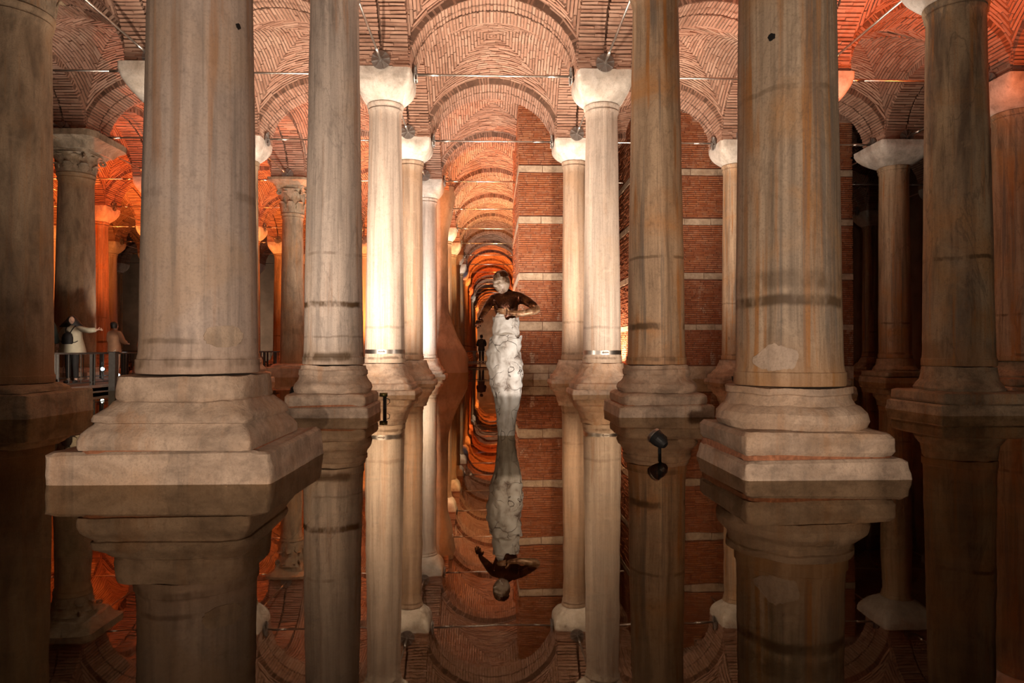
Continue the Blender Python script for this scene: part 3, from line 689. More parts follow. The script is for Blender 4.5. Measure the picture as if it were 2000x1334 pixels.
# ------------------------------------------------------------------ brick piers that encase columns
def brick_pier(name, label, x0, x1, y0, y1, zt, bands, seed):
    root = empty(name, ((x0 + x1) / 2, y0, 0)); tag(root, label, 'brick pier', 'brick piers with pale stone courses')
    ox = (x0 + x1) / 2
    MB().box((0, (y1 - y0) / 2, zt / 2 - .25), ((x1 - x0) / 2 - .02, (y1 - y0) / 2 - .02, zt / 2 + .25)).build('mortar_core', 'mortar_wall', root)
    r = random.Random(seed); m = MB(); hx = (x1 - x0) / 2; z = .02
    inband = lambda zz: any(a - .035 <= zz <= b + .035 for a, b in bands)
    while z < zt:
        if not inband(z):
            for face in range(3):      # front, left, right
                L0, L1 = (-hx, hx) if face == 0 else (0, y1 - y0)
                t = L0 - r.uniform(0, .3)
                while t < L1:
                    L = r.uniform(.26, .40); a, b = max(t, L0), min(t + L, L1); t += L + .022
                    if b - a < .05: continue
                    pr = r.uniform(-.012, .012)
                    if face == 0: m.frame((((a + b) / 2), .02 - pr, z), Vector(((b - a) / 2, 0, 0)), Vector((0, .025, 0)), Vector((0, 0, .0235)))
                    else:
                        sx = -1 if face == 1 else 1
                        m.frame((sx * (hx - .02 + pr), (a + b) / 2, z), Vector((.025, 0, 0)), Vector((0, (b - a) / 2, 0)), Vector((0, 0, .0235)))
        z += .068
    tag(m.build('brick_courses', 'brick_wall', root), kind='stuff')
    for (a, b) in bands:
        t = -hx - .01
        while t < hx:
            L = min(r.uniform(.45, 1.0), hx + .01 - t)
            if hx - (t + L) < .2: L = hx + .01 - t
            mb = MB().frame((t + L / 2, .12, (a + b) / 2), Vector((L / 2 - .008, 0, 0)), Vector((0, .135 + r.uniform(0, .012), 0)), Vector((0, 0, (b - a) / 2)))
            w = worn(r.randint(0, 99), .012, 6); mb.V = [w(v) for v in mb.V]; mb.build('stone_block', 'band_stone', root); t += L
        for sx in (-1, 1):
            t = .25
            while t < y1 - y0:
                L = min(r.uniform(.6, 1.1), y1 - y0 - t)
                if L > .1: MB().frame((sx * (hx - .1), t + L / 2, (a + b) / 2), Vector((.115, 0, 0)), Vector((0, L / 2 - .008, 0)), Vector((0, 0, (b - a) / 2))).build('stone_block', 'band_stone', root)
                t += L
    return root
brick_pier('brick_pier', 'tall red brick pier with pale stone courses right of the statue', .84, 3.96, 21.8, 27.4, 8.9,
           [(-.45, .20), (.22, .48), (1.58, 1.86), (3.20, 3.42), (5.02, 5.24), (6.68, 6.88)], 4)
brick_pier('brick_pier', 'wide dim red brick pier with pale courses behind the right columns', 4.78, 12.0, 22.3, 26.9, 8.9,
           [(-.45, .42), (1.62, 1.80), (3.30, 3.50), (5.10, 5.30), (6.75, 6.95)], 5)

# ------------------------------------------------------------------ steel tie rods with anchor plates
def plate_mesh():
    m = MB(); m.tube([(0, 0, 0), (.018, 0, 0)], .20, 28)
    for q in range(8):
        a = q * math.pi / 4 + .2; c, s = math.cos(a), math.sin(a)
        m.frame((.034, c * .11, s * .11), Vector((.018, 0, 0)), Vector((0, c * .085, s * .085)), Vector((0, -s * .006, c * .006)))
    m.tube([(0, 0, 0), (.07, 0, 0)], .038, 12)
    return m.mesh('anchor_plate', 'plate_steel')
RODL = S - 1.30
ROD = MB().tube([(-RODL / 2, 0, 0), (RODL / 2, 0, 0)], .024, 10).mesh('bar', 'steel', True)
SLEEVE = MB().tube([(-.16, 0, 0), (.16, 0, 0)], .034, 10).mesh('sleeve', 'steel', True)
PLATE = plate_mesh()
def rod(axis, idx, k):
    if axis == 'x': loc = (idx * S, RY(k), 7.09); rz = 0; label = f'steel tie rod across the {AISLE[idx]}, {ORD[k + 1]} row from camera'
    else: loc = (idx * S, RY(k) + S / 2, 7.09 + .04); rz = math.pi / 2; label = f'lengthwise tie rod, {SHORT[idx]}, {ORD[k + 1]} row to {ORD[k + 2]} row'
    root = empty('tie_rod', loc, (0, 0, rz)); tag(root, label, 'tie rod', 'steel tie rods between the capitals')
    obj('bar', ROD, root)
    if k < 9:
        for s in (-1, 1):
            obj('sleeve', SLEEVE, root, (s * (RODL / 2 - .42), 0, 0)); 
            obj('anchor_plate', PLATE, root, (s * (RODL / 2 + .005), 0, 0), (0, 0, 0 if s < 0 else math.pi))
for ai in range(-5, 4):
    n = min(rows_of(ai - 0.5), rows_of(ai + 0.5))
    for k in range(1, n + 1): rod('x', ai, k)
for ln in LINES:
    for k in range(0, min(rows_of(ln), 9)): rod('y', ln, k)

# ------------------------------------------------------------------ floodlights
def floodlight(p, aim, color, watts, cone, blend, label, i):
    p = Vector(p); d = (Vector(aim) - p).normalized()
    root = empty('floodlight', (p.x, p.y, 0)); tag(root, label, 'floodlight', 'floodlights around the cistern')
    q = d.to_track_quat('-Z', 'Y'); h = p.z
    m = MB().loft([(-.015, .062, .062, 2), (.02, .07, .07, 2), (.06, .068, .068, 2), (.11, .055, .055, 2), (.14, .03, .03, 2)], 24)
    hd = m.build('housing', 'black', root); hd.matrix_local = Matrix.Translation((0, 0, h)) @ q.to_matrix().to_4x4()
    rg = MB().loft([(-.022, .066, .066, 2), (-.018, .072, .072, 2), (.006, .074, .074, 2), (.01, .07, .07, 2)], 24, caps=False).build('bezel', 'steel' if i == 0 else 'grey_metal', hd)
    ln_ = MB().loft([(-.017, .056, .056, 2), (-.0165, .05, .05, 2)], 24).build('lens', 'lens', hd)
    side = d.cross(Vector((0, 0, 1))).normalized() if abs(d.z) < .98 else Vector((1, 0, 0))
    st = MB(); c = Vector((0, 0, h)) - d * .05
    st.tube([c + side * .075, c + side * .085 - Vector((0, 0, .02)), Vector((side.x * .085, side.y * .085, h * .4)), Vector((side.x * .085, side.y * .085, -.5))], .016, 8)
    st.tube([c + side * .05, c + side * .10], .03, 12)
    st.build('stand', 'black', root, True)
    L = bpy.data.lights.new('lamp', 'SPOT'); L.color = color; L.energy = watts; L.spot_size = R(cone); L.spot_blend = blend; L.shadow_soft_size = .06
    lo = bpy.data.objects.new('lamp', L); COL.objects.link(lo); lo.parent = root
    lo.matrix_local = Matrix.Translation(Vector((0, 0, h)) + d * .10) @ q.to_matrix().to_4x4()
for i, f in enumerate(FLOODS): floodlight(*f, i)

# slim post lamp beside the banded column
pl = empty('post_lamp', (-1.78, 11.15, 0)); tag(pl, 'small dark post lamp standing in the water beside the banded column', 'lamp')
MB().tube([(0, 0, -.5), (0, 0, .20)], .03, 12).build('post', 'black', pl, True)
MB().tube([(-.02, 0, .20), (-.02, 0, .26)], [.065, .065], 16).build('cap', 'brass', pl, True)
MB().tube([(.03, 0, .17), (.075, 0, .15), (.08, 0, .10), (.04, 0, .07)], .007, 6).build('cable', 'black', pl, True)

# ------------------------------------------------------------------ footbridges for visitors
DZ = 0.14
def railing(label, p, q, step=1.25, h=.74):
    p, q = Vector(p), Vector(q); d = q - p; L = d.length; u = d / L
    root = empty('railing', tuple(p), (0, 0, math.atan2(u.y, u.x))); tag(root, label, 'railing', 'footbridge railings')
    MB().box((L / 2, 0, h), (L / 2, .03, .018)).build('top_rail', 'grey_metal', root)
    MB().box((L / 2, 0, .09), (L / 2, .012, .014)).build('bottom_rail', 'grey_metal', root)
    pm = MB().box((-.05, 0, h / 2), (.012, .03, h / 2)).box((.05, 0, h / 2), (.012, .03, h / 2)).mesh('post', 'grey_metal')
    bm_ = MB().box((0, 0, h / 2 + .04), (.006, .006, h / 2 - .05)).mesh('baluster', 'grey_metal')
    n = max(1, int(L / step))
    for i in range(n + 1): obj('post', pm, root, (L * i / n, 0, 0))
    for i in range(n):
        for j in (1, 2): obj('baluster', bm_, root, (L * (i + j / 3) / n, 0, 0))
def bridge(label, x0, x1, y0, y1):
    root = empty('footbridge', ((x0 + x1) / 2, (y0 + y1) / 2, 0)); tag(root, label, 'footbridge', 'low steel footbridges over the water')
    hx, hy = (x1 - x0) / 2, (y1 - y0) / 2
    MB().box((0, 0, DZ - .02), (hx - .02, hy - .02, .02)).build('deck', 'deck', root)
    if hx < hy:
        for s in (-1, 1):
            MB().box((s * (hx - .03), 0, DZ - .01), (.04, hy, .03)).box((s * (hx - .03), 0, .00), (.04, hy, .018)).build('edge_beam', 'plate_steel', root)
        n = int(hy * 2 / 1.2); wm = MB().box((0, 0, .06), (.02, .03, .06)).mesh('web', 'plate_steel'); lm = MB().box((0, 0, -.25), (.05, .05, .24)).mesh('leg', 'grey_metal')
        for i in range(n + 1):
            for s in (-1, 1): obj('web', wm, root, (s * (hx - .03), -hy + hy * 2 * i / n, 0)); 
        for i in range(0, n + 1, 2):
            for s in (-1, 1): obj('leg', lm, root, (s * (hx - .12), -hy + .1 + (hy * 2 - .2) * i / n, 0))
    else:
        for s in (-1, 1):
            MB().box((0, s * (hy - .03), DZ - .01), (hx, .04, .03)).box((0, s * (hy - .03), -.06), (hx, .04, .025)).build('edge_beam', 'deck', root)
        n = int(hx * 2 / .8); wm = MB().box((0, 0, .03), (.03, .02, .09)).mesh('web', 'deck'); lm = MB().box((0, 0, -.28), (.05, .05, .22)).mesh('leg', 'grey_metal')
        for i in range(n + 1):
            for s in (-1, 1): obj('web', wm, root, (-hx + hx * 2 * i / n, s * (hy - .03), 0))
        for i in range(0, n + 1, 3):
            for s in (-1, 1): obj('leg', lm, root, (-hx + .1 + (hx * 2 - .2) * i / n, s * (hy - .12), 0))
bridge('long steel footbridge running away on the left, under the visitors', -11.1, -9.0, 10.5, 40.5)
bridge('far footbridge crossing the central aisle behind the statue', -26.0, 4.2, 40.5, 42.3)
railing('grey railing on the near side of the left footbridge', (-9.06, 10.5, DZ), (-9.06, 40.4, DZ))
railing('grey railing on the far side of the left footbridge', (-11.04, 10.5, DZ), (-11.04, 40.4, DZ))
railing('railing on the near side of the far footbridge', (-8.9, 40.56, DZ), (4.2, 40.56, DZ), 1.3)
railing('railing on the rear side of the far footbridge', (-26.0, 42.24, DZ), (4.2, 42.24, DZ), 1.3)
railing('railing on the far footbridge left of the long footbridge', (-26.0, 40.56, DZ), (-11.2, 40.56, DZ), 1.3)
cp = empty('bridge_post', (-8.92, 16.3, 0)); tag(cp, 'thick dark steel post at the edge of the left footbridge', 'post')
MB().box((0, 0, .2), (.075, .075, .70)).build('tube', 'grey_metal', cp); MB().box((0, 0, .905), (.085, .085, .012)).build('cap_plate', 'black', cp)
for i, (x, y, z, w) in enumerate([(-10.68, 19.0, .436, 'beside the pale trousers of a visitor'), (-10.90, 20.0, .56, 'just above the bridge post'), (-10.80, 20.0, .23, 'low beside the bridge post')]):
    e = empty('deck_light', (x, y, 0)); tag(e, f'small cold white lamp on the left footbridge, {w}', 'lamp', 'cold white lamps on the footbridge')
    MB().tube([(0, 0, -.1), (0, 0, z - .03)], .014, 8).build('stem', 'black', e)
    MB().tube([(0, .05, z), (0, 0, z)], .055, 14).build('housing', 'black', e); MB().tube([(0, -.008, z), (0, .002, z)], .05, 14).build('lens', 'led', e)

# ------------------------------------------------------------------ figures
TMP = bpy.data.scenes.new('workbench')
def skinned(name, joints, bones, mat, sub=2, root=0):
    """joints: (x, y, z, rx, ry); one continuous surface grown over the bones"""
    me = bpy.data.meshes.new(name); me.from_pydata([j[:3] for j in joints], bones, []); me.update()
    o = bpy.data.objects.new(name, me); TMP.collection.objects.link(o)
    o.modifiers.new('skin', 'SKIN').use_smooth_shade = True
    for sv, j in zip(me.skin_vertices[0].data, joints): sv.radius = (j[3], j[4] if len(j) > 4 else j[3])
    me.skin_vertices[0].data[root].use_root = True
    ss = o.modifiers.new('sub', 'SUBSURF'); ss.levels = sub; ss.render_levels = sub
    with bpy.context.temp_override(scene=TMP, view_layer=TMP.view_layers[0]): dg = bpy.context.evaluated_depsgraph_get()
    out = bpy.data.meshes.new_from_object(o.evaluated_get(dg)); out.name = name
    bpy.data.objects.remove(o); bpy.data.meshes.remove(me)
    out.materials.clear(); out.materials.append(M[mat]); out.polygons.foreach_set('use_smooth', [True] * len(out.polygons))
    return out
def head_mesh(h, mat):
    """head with brow, eye sockets, nose, lips, chin and ears, facing -y; h = chin to crown, centre at origin"""
    V = []; F = []; nu, nv = 112, 72
    g = lambda x, z, x0, z0, sx, sz: math.exp(-((x - x0) / sx) ** 2 - ((z - z0) / sz) ** 2)
    for j in range(nv + 1):
        ph = math.pi * j / nv
        for i in range(nu):
            th = 2 * math.pi * i / nu
            x, y, z = math.sin(ph) * math.sin(th), -math.sin(ph) * math.cos(th), math.cos(ph)
            fx = 1.0 - (.30 * max(0, -z - .15) ** 1.1); px, py, pz = x * .335 * fx, y * .40, z * .5
            if y > 0: py *= 1.0 + .12 * max(0, z + .2); 
            if y > 0 and z < -.2: py *= 1 - .45 * min(1, (-z - .2))
            if y < 0:
                fr = min(1, -y * 1.6)
                py -= fr * (.135 * g(px, pz, 0, -.085, .05, .06) + .085 * g(px, pz, 0, .0, .034, .08) + .050 * g(px, pz, 0, .10, .17, .035)
                            + .055 * g(px, pz, 0, -.205, .075, .022) + .050 * g(px, pz, 0, -.258, .065, .022) + .07 * g(px, pz, 0, -.38, .09, .07) + .03 * g(abs(px), pz, .17, -.07, .06, .06))
                py += fr * (.085 * g(abs(px), pz, .125, .03, .06, .042) - .03 * g(abs(px), pz, .125, .025, .032, .022) + .055 * g(px, pz, 0, -.232, .085, .010) + .03 * g(px, pz, 0, -.31, .07, .03))
            V.append(Vector((px, py, pz)) * h)
    for j in range(nv):
        for i in range(nu): F.append((j * nu + i, (j + 1) * nu + i, (j + 1) * nu + (i + 1) % nu, j * nu + (i + 1) % nu))
    for s in (-1, 1):
        b = len(V); m = 14
        for k, (rr, off) in enumerate(((1.0, 0), (1.0, .035), (.62, .02), (.3, .01))):
            for i in range(m):
                a = 2 * math.pi * i / m
                V.append(Vector((s * (.315 + off + .02 * math.sin(a)), .03 + .055 * rr * math.cos(a) + .015 * math.sin(a), -.02 + .105 * rr * math.sin(a))) * h)
        for k in range(3):
            for i in range(m):
                q = (b + k * m + i, b + k * m + (i + 1) % m, b + (k + 1) * m + (i + 1) % m, b + (k + 1) * m + i); F.append(q if s > 0 else q[::-1])
        F.append(tuple(b + 3 * m + i for i in range(m)) if s > 0 else tuple(b + 3 * m + i for i in reversed(range(m))))
    return mesh('head', V, F, mat, True)

# statue -------------------------------------------------
def statue_mats():
    t = NT('cracked_white_plaster'); v = t.coord(); n = t.noise(v, 5, 6, 0.6, 0.4); sep = t.n('ShaderNodeSeparateXYZ'); tc = t.n('ShaderNodeTexCoord'); t.l(tc.outputs['Object'], sep.inputs[0])
    vo = t.n('ShaderNodeTexVoronoi', feature='DISTANCE_TO_EDGE'); vo.inputs['Scale'].default_value = 4.6
    ad = t.n('ShaderNodeVectorMath', operation='MULTIPLY_ADD'); nn = t.n('ShaderNodeTexNoise'); t.l(v, nn.inputs['Vector']); nn.inputs['Scale'].default_value = 4
    t.l(nn.outputs['Color'], ad.inputs[0]); ad.inputs[1].default_value = (.35, .35, .35); t.l(v, ad.inputs[2]); t.l(ad.outputs[0], vo.inputs['Vector'])
    c = t.ramp(n, [(0.38, (0.26, 0.20, 0.16)), (0.47, (0.58, 0.52, 0.46)), (0.62, (0.74, 0.69, 0.63))])
    cr = t.math('SUBTRACT', 1.0, t.smooth(t.math('ADD', vo.outputs['Distance'], t.math('MULTIPLY', t.noise(v, 18, 5, .7), .05)), 0.024, 0.046)); cr = t.math('MULTIPLY', cr, t.smooth(t.noise(v, 3.4, 4), 0.42, 0.52))
    c = t.mix(cr, c, (0.07, 0.035, 0.022))
    wet = t.math('SUBTRACT', 1.0, t.smooth(t.math('ADD', sep.outputs[2], t.math('MULTIPLY', n, .08)), 0.46, 0.53))
    c = t.mix(t.math('MULTIPLY', wet, .85), c, (0.20, 0.17, 0.135))
    M['statue_plaster'] = t.pbr(c, 0.6, 0, t.bump(t.math('SUBTRACT', t.math('MULTIPLY', n, .5), cr), 0.6, 0.03))
    t = NT('dark_bronze'); v = t.coord(); n = t.noise(v, 7, 5, .6, .5)
    c = t.ramp(n, [(0.35, (0.025, 0.010, 0.006)), (0.5, (0.12, 0.035, 0.012)), (0.68, (0.34, 0.12, 0.04))])
    M['bronze'] = t.pbr(c, 0.24, 0.65, t.bump(t.noise(v, 22, 4), .45, .012), spec=.6)
    t = NT('bronze_with_pale_patches'); v = t.coord(); n = t.noise(v, 6, 5, .6, .5)
    c = t.ramp(n, [(0.36, (0.05, 0.02, 0.01)), (0.44, (0.22, 0.12, 0.07)), (0.54, (0.50, 0.38, 0.29))])
    M['bronze_face'] = t.pbr(c, 0.38, 0.15, t.bump(t.noise(v, 26, 4), .4, .01), spec=.5)
    t = NT('gilded_forearm'); v = t.coord(); n = t.noise(v, 16, 5, .65, .5)
    c = t.ramp(n, [(0.35, (0.14, 0.05, 0.02)), (0.5, (0.48, 0.25, 0.12)), (0.65, (0.72, 0.50, 0.33))])
    M['bronze_pale'] = t.pbr(c, 0.4, 0.35, t.bump(n, .5, .012), spec=.5)
statue_mats()
st = empty('statue', (0.113, 7.68, 0)); tag(st, 'statue with dark bronze torso, folded arm and cracked white plaster lower body, standing in water', 'statue')
def flaky(seed, amp):
    o = Vector((seed, seed * 2, 0))
    def f(p):
        n = mnoise.noise(p * 5 + o); k = mnoise.noise(p * 13 + o); c = 1 + amp * (n * 1.2 + abs(k) * 1.2 + .35 * mnoise.noise(p * 30 + o))
        return Vector((p.x * c, p.y * c, p.z + .012 * k))
    return f
sk = [(-.5, .085), (0, .096), (.12, .102), (.29, .118), (.38, .136), (.46, .153), (.58, .174), (.69, .187), (.80, .194), (.92, .192), (1.0, .180), (1.07, .168), (1.12, .165)]
secs = []
for i in range(len(sk) - 1):
    for j in range(4):
        f = j / 4; secs.append((sk[i][0] * (1 - f) + sk[i + 1][0] * f, (sk[i][1] * (1 - f) + sk[i + 1][1] * f), (sk[i][1] * (1 - f) + sk[i + 1][1] * f) * .80, 2.2))
def skirt_fn(p):
    q = flaky(2.0, .13)(p)
    if p.z > 1.06: q.z += .05 * mnoise.noise(Vector((p.x * 14, p.y * 14, 3))) ; q.x *= 1.03; q.y *= 1.03
    # groove between the legs and soft folds
    a = math.atan2(p.x, -p.y); w = max(0, min(1, (.95 - p.z) / .5)); k = 1 - .13 * w * math.exp(-(a / .22) ** 2)
    q.y = q.y * k if p.y < 0 else q.y
    q.x += .018 * math.sin(p.z * 5)
    return q
autosmooth(MB().loft(secs, 72, caps=True, fn=skirt_fn).build('plaster_skirt', 'statue_plaster', st), 48)
cs = [(1.02, .150, .115), (1.10, .143, .112), (1.20, .140, .11), (1.28, .140, .11), (1.33, .142, .11), (1.36, .142, .11)]
secs = []
for i in range(len(cs) - 1):
    for j in range(5):
        f = j / 5; secs.append(tuple(cs[i][q] * (1 - f) + cs[i + 1][q] * f for q in range(3)) + (2.4,))
def corset_fn(p):
    q = flaky(5.0, .11)(p)
    if p.z > 1.29:
        f = (p.z - 1.29) / .07; a = math.atan2(p.x, -p.y)
        q.z = 1.29 + f * (.035 + .10 * math.exp(-((a + .55) / .35) ** 2) - .05 * math.exp(-((a - .05) / .3) ** 2) + .03 * mnoise.noise(p * 20))
    return q
autosmooth(MB().loft(secs, 72, caps=False, fn=corset_fn).build('plaster_corset', 'statue_plaster', st), 48)
J = [(0.0, 0.02, 1.10, .09, .06), (0.0, .02, 1.26, .105, .07), (.01, .01, 1.42, .135, .085), (.01, .01, 1.55, .10, .08), (.0, .0, 1.585, .052, .052), (-.025, -.015, 1.63, .05, .05),
     (.15, .01, 1.555, .066, .066), (.235, -.02, 1.51, .058, .058), (.345, -.09, 1.425, .045, .045),
     (-.135, .01, 1.54, .060, .060), (-.185, -.02, 1.48, .054, .054), (-.225, -.07, 1.41, .046, .046), (-.27, -.13, 1.34, .034, .03), (-.30, -.16, 1.29, .03, .018)]
bones = [(0, 1), (1, 2), (2, 3), (3, 4), (4, 5), (3, 6), (6, 7), (7, 8), (3, 9), (9, 10), (10, 11), (11, 12), (12, 13)]
obj('bronze_torso', skinned('bronze_torso', J, bones, 'bronze', 2, 2), st)
fa = skinned('forearm', [(.305, -.055, 1.455, .036, .036), (.342, -.085, 1.425, .043, .043), (.348, -.115, 1.402, .044, .044), (.315, -.145, 1.388, .044, .044), (.24, -.175, 1.372, .042, .042), (.13, -.20, 1.355, .036, .034), (.05, -.205, 1.365, .030, .024), (.0, -.20, 1.38, .034, .018)], [(0, 1), (1, 2), (2, 3), (3, 4), (4, 5), (5, 6), (6, 7)], 'bronze_pale', 2, 0)
fo = obj('forearm', fa, st)
for i in range(4):
    z = 1.398 - i * .016; L = (.075, .085, .08, .062)[i]
    obj('finger', skinned('finger', [(.0, -.2, z, .010), (-.035, -.205, z + .006, .0095), (-.02 - L * .7, -.192, z + .010, .009), (-.02 - L, -.172, z + .008, .007)], [(0, 1), (1, 2), (2, 3)], 'bronze_pale', 1), fo)
obj('thumb', skinned('thumb', [(.03, -.205, 1.385, .012), (.012, -.212, 1.412, .011), (-.012, -.208, 1.432, .009)], [(0, 1), (1, 2)], 'bronze_pale', 1), fo)
for i in range(4):
    x = -.330 + i * .017
    obj('finger', skinned('finger', [(x + .01, -.17, 1.285, .010), (x, -.185, 1.255, .0095), (x - .008, -.185, 1.225 - (.0, .012, .008, -.006)[i], .009), (x - .008, -.172, 1.205 - (.0, .014, .010, -.006)[i], .007)], [(0, 1), (1, 2), (2, 3)], 'bronze', 1), st)
obj('thumb', skinned('thumb', [(-.275, -.15, 1.30, .012), (-.258, -.17, 1.275, .011), (-.254, -.18, 1.25, .009)], [(0, 1), (1, 2)], 'bronze', 1), st)
hd = obj('head', head_mesh(.262, 'bronze_face'), st, (-.05, -.03, 1.715), (R(12), R(-8), R(-44)))
hm = MB().loft([(.055, .0875, .100, 2), (.075, .084, .098, 2), (.10, .070, .082, 2), (.12, .050, .060, 2), (.136, .02, .025, 2)], 32, 0, .014, fn=flaky(8, .03))
autosmooth(hm.build('hair_cap', 'bronze', hd), 60)

# visitors ------------------------------------------------
M['skin'] = plain('skin', (0.52, 0.34, 0.26), 0.5, 0, .06, 10, .05); M['hair'] = plain('black_hair', (0.012, 0.010, 0.009), 0.45, 0, .3, 30, .3)
M['jacket_olive'] = plain('pale_olive_jacket', (0.46, 0.43, 0.33), 0.85, 0, .1, 8, .2); M['cloth_black'] = plain('black_cloth', (0.018, 0.017, 0.018), 0.8, 0, .2, 12, .2)
M['cloth_tan'] = plain('tan_cloth', (0.36, 0.20, 0.12), 0.85, 0, .12, 8, .2); M['cloth_white'] = plain('white_cloth', (0.62, 0.57, 0.50), 0.8, 0, .08, 8, .2)
M['cloth_teal'] = plain('dark_teal_cloth', (0.03, 0.05, 0.05), 0.8, 0, .15, 8, .2); M['cloth_red'] = plain('red_cloth', (0.42, 0.04, 0.05), 0.8, 0, .15, 8, .2)
def person(label, loc, rz, H, top, legs, hairw, armR, armL, coat=.43, head_rot=0.0, backpack=False, hair='hair', flare=0.0):
    """armR / armL: elbow and wrist offsets from the shoulder, in body heights; figure faces -y before rotation"""
    root = empty('person', loc, (0, 0, rz)); tag(root, label, 'person', 'visitors on the footbridges')
    s = H / 1.7; sh = .175
    V = lambda x, y, z, r, r2=None: (x * s, y * s, z * s, r * s, (r2 or r) * s)
    def arms(extra):
        J = []; 
        for sgn, arm in ((-1, armR), (1, armL)):
            S0 = Vector((sgn * sh, 0, 1.40)); E = S0 + Vector(arm[0]); W = S0 + Vector(arm[1])
            J.append((S0, E, W))
        return J
    A = arms(0)
    J = [V(0, 0, .92, .13, .10), V(0, 0, 1.12, .12, .09), V(0, .01, 1.33, .14, .09), V(0, 0, 1.44, .06, .06), V(0, -.01, 1.52, .055, .055)]
    bn = [(0, 1), (1, 2), (2, 3), (3, 4)]
    for (S0, E, W) in A:
        b = len(J); d = (W - E).normalized()
        J += [V(*S0, .055), V(*E, .042), V(*W, .030), V(*(W + d * .05), .034, .020), V(*(W + d * .085), .032, .014)]; bn += [(2, b), (b, b + 1), (b + 1, b + 2), (b + 2, b + 3), (b + 3, b + 4)]
    for sgn in (-1, 1):
        b = len(J); J += [V(sgn * .085, 0, .86, .085), V(sgn * .09, -.01, .48, .058), V(sgn * .095, .02, .10, .040), V(sgn * .10, -.01, .045, .038), V(sgn * .11, -.13, .035, .035, .03)]
        bn += [(0, b), (b, b + 1), (b + 1, b + 2), (b + 2, b + 3), (b + 3, b + 4)]
    obj('body', skinned('body', J, bn, 'skin', 1), root)
    # clothes
    z0 = coat; fl = flare
    jk = MB().loft(finer([(z0 * s, (.20 + fl) * s, (.145 + fl * .5) * s, 2.4), ((z0 + .02) * s, (.205 + fl) * s, (.15 + fl * .5) * s, 2.4), (.98 * s, (.185 + fl * .8) * s, (.14 + fl * .4) * s, 2.3), (1.16 * s, (.18 + fl * .5) * s, (.135 + fl * .2) * s, 2.3), (1.32 * s, (.20 + fl * .2) * s, .125 * s, 2.5), (1.40 * s, .19 * s, .105 * s, 2.4), (1.45 * s, .12 * s, .085 * s, 2.2), (1.48 * s, .07 * s, .07 * s, 2)], 4), 40, fn=flaky(H * 3, .03)).build('jacket', top, root); autosmooth(jk, 60)
    for (S0, E, W) in A:
        inn = Vector((S0.x * .75, S0.y, S0.z - .02))
        obj('sleeve', skinned('sleeve', [V(*inn, .085), V(*S0, .085), V(*(S0 + (E - S0) * .6), .080), V(*E, .076), V(*(E + (W - E) * .93), .066)], [(0, 1), (1, 2), (2, 3), (3, 4)], top, 2), jk)
    J = [V(0, 0, .93, .14, .11)]; bn = []
    for sgn in (-1, 1):
        b = len(J); J += [V(sgn * .09, 0, .82, .098), V(sgn * .093, -.01, .47, .073), V(sgn * .097, .02, .11, .058)]; bn += [(0, b), (b, b + 1), (b + 1, b + 2)]
    obj('trousers', skinned('trousers', J, bn, legs, 1), root)
    for sgn in (-1, 1):
        obj('shoe', skinned('shoe', [V(sgn * .10, .05, .045, .045), V(sgn * .102, -.03, .05, .047), V(sgn * .11, -.15, .036, .042, .034)], [(0, 1), (1, 2)], 'cloth_black', 1), root)
        for i in range(4):
            S0, E, W = A[0 if sgn < 0 else 1]; d = (W - E).normalized(); side = d.cross(Vector((0, 1, 0)) if abs(d.y) < .8 else Vector((0, 0, 1))).normalized(); c = W + d * .085 + side * (i - 1.5) * .016
            obj('finger', skinned('finger', [V(*c, .009), V(*(c + d * .04 + Vector((0, 0, -.004))), .0085), V(*(c + d * (.062, .07, .066, .052)[i] + Vector((0, 0, -.014))), .007)], [(0, 1), (1, 2)], 'skin', 1), root)
        S0, E, W = A[0 if sgn < 0 else 1]; d = (W - E).normalized(); side = d.cross(Vector((0, 1, 0)) if abs(d.y) < .8 else Vector((0, 0, 1))).normalized()
        obj('thumb', skinned('thumb', [V(*(W + d * .03 + side * .02), .012), V(*(W + d * .06 + side * .045), .010), V(*(W + d * .085 + side * .05), .008)], [(0, 1), (1, 2)], 'skin', 1), root)
    hd = obj('head', head_mesh(.225 * s, 'skin'), root, (0, -.015 * s, 1.60 * s), (0, 0, head_rot))
    if hairw > .15:
        hr = [(-.165, hairw * .98, .085, 2.6), (-.15, hairw, .095, 2.4), (-.06, hairw * .72, .10, 2.2), (.02, hairw * .50, .105, 2), (.075, .105, .10, 2), (.115, .07, .072, 2), (.135, .02, .02, 2)]; oy = .045
    else:
        hr = [(-.07, .078, .07, 2), (-.03, .088, .085, 2), (.03, .094, .10, 2), (.08, .088, .10, 2), (.115, .06, .07, 2), (.132, .02, .02, 2)]; oy = .035
    m = MB().loft(finer([(z * s, a * s, b * s, n) for z, a, b, n in hr], 3), 40, 0, oy * s, fn=flaky(H * 7, .04))
    autosmooth(m.build('hair', hair, hd), 70)
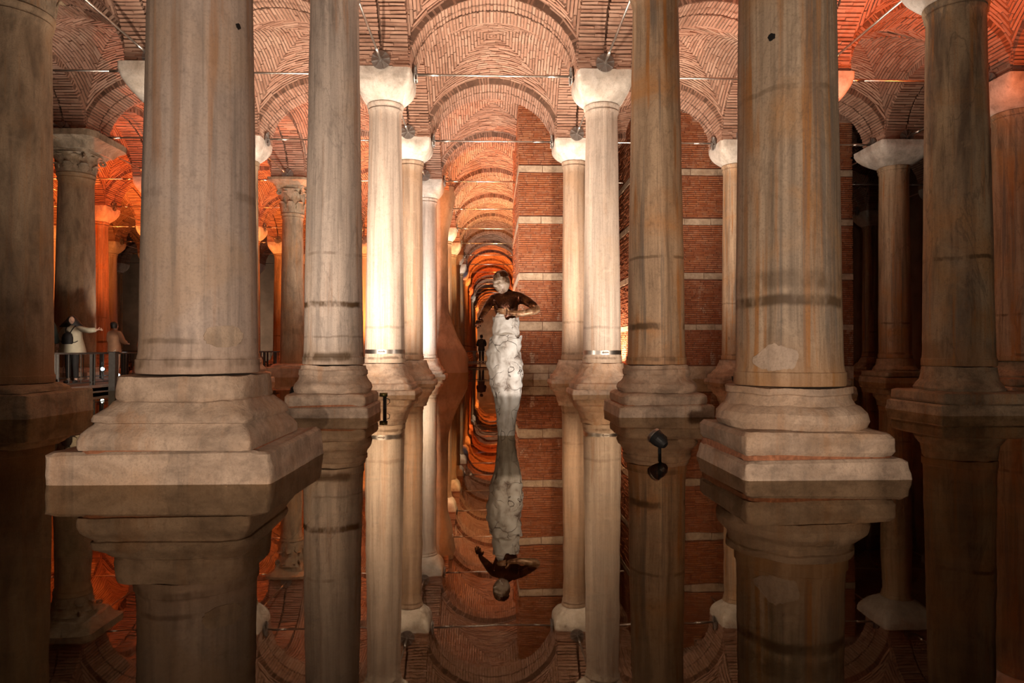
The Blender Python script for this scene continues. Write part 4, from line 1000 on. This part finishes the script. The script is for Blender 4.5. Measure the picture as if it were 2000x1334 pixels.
    if backpack:
        bp = MB().loft([(.0, .105 * s, .05 * s, 3), (.03 * s, .125 * s, .07 * s, 3), (.16 * s, .125 * s, .075 * s, 3), (.25 * s, .10 * s, .06 * s, 2.6), (.29 * s, .05 * s, .03 * s, 2)], 32).build('backpack', 'cloth_black', root, loc=(0, -.215 * s, 1.00 * s)); autosmooth(bp)
        MB().tube([(-.03 * s, 0, .28 * s), (0, -.01, .31 * s), (.03 * s, 0, .28 * s)], .010 * s, 6).build('carry_loop', 'cloth_black', bp, True)
        for sgn in (-1, 1):
            MB().tube([(sgn * .04 * s, .02 * s, .26 * s), (sgn * .075 * s, .06 * s, .36 * s), (sgn * .09 * s, .12 * s, .43 * s), (sgn * .10 * s, .20 * s, .47 * s)], .013 * s, 8).build('strap', 'cloth_black', bp, True)
            MB().tube([(sgn * .10 * s, .02 * s, .04 * s), (sgn * .16 * s, .04 * s, .045 * s), (sgn * .205 * s, .08 * s, .08 * s)], .011 * s, 8).build('strap', 'cloth_black', bp, True)
    return root
PI = math.pi
person('woman with long black hair in a wide pale jacket with black backpack, arm outstretched', (-10.30, 17.0, DZ), .06, 1.63, 'jacket_olive', 'cloth_black', .275,
       ((-.13, .03, -.24), (-.12, -.06, -.47)), ((.23, -.02, -.05), (.46, -.06, -.03)), coat=.74, head_rot=R(22), backpack=True, flare=.12)
person('person in dark clothes half hidden behind the rough left column', (-10.72, 16.6, DZ), PI, 1.76, 'cloth_teal', 'cloth_black', .10,
       ((-.06, -.02, -.28), (-.03, -.16, -.48)), ((.06, -.02, -.28), (.03, -.16, -.48)), coat=.78)
person('person in a tan top and white trousers standing behind the woman in the jacket', (-10.15, 18.6, DZ), PI - .3, 1.55, 'cloth_tan', 'cloth_white', .10,
       ((-.08, -.06, -.26), (-.02, -.24, -.30)), ((.08, -.06, -.26), (.02, -.24, -.30)), coat=.78)
person('tiny distant visitor with long dark hair and a white top on the far footbridge', (-20.9, 41.4, DZ), .6, 1.62, 'cloth_white', 'cloth_black', .17,
       ((-.06, -.02, -.28), (-.03, -.10, -.50)), ((.06, -.02, -.28), (.03, -.10, -.50)), coat=.80)
person('tiny distant visitor in red beside the long-haired one', (-20.2, 41.6, DZ), -.4, 1.55, 'cloth_red', 'cloth_black', .10,
       ((-.06, -.02, -.28), (-.03, -.10, -.50)), ((.06, -.02, -.28), (.03, -.10, -.50)), coat=.80)
person('distant visitor in dark clothes on the far footbridge behind the statue', (-.62, 41.4, DZ), PI, 1.72, 'cloth_black', 'cloth_black', .10,
       ((-.08, -.04, -.27), (-.02, -.22, -.34)), ((.08, -.04, -.27), (.02, -.22, -.34)), coat=.78)

bpy.data.scenes.remove(TMP)
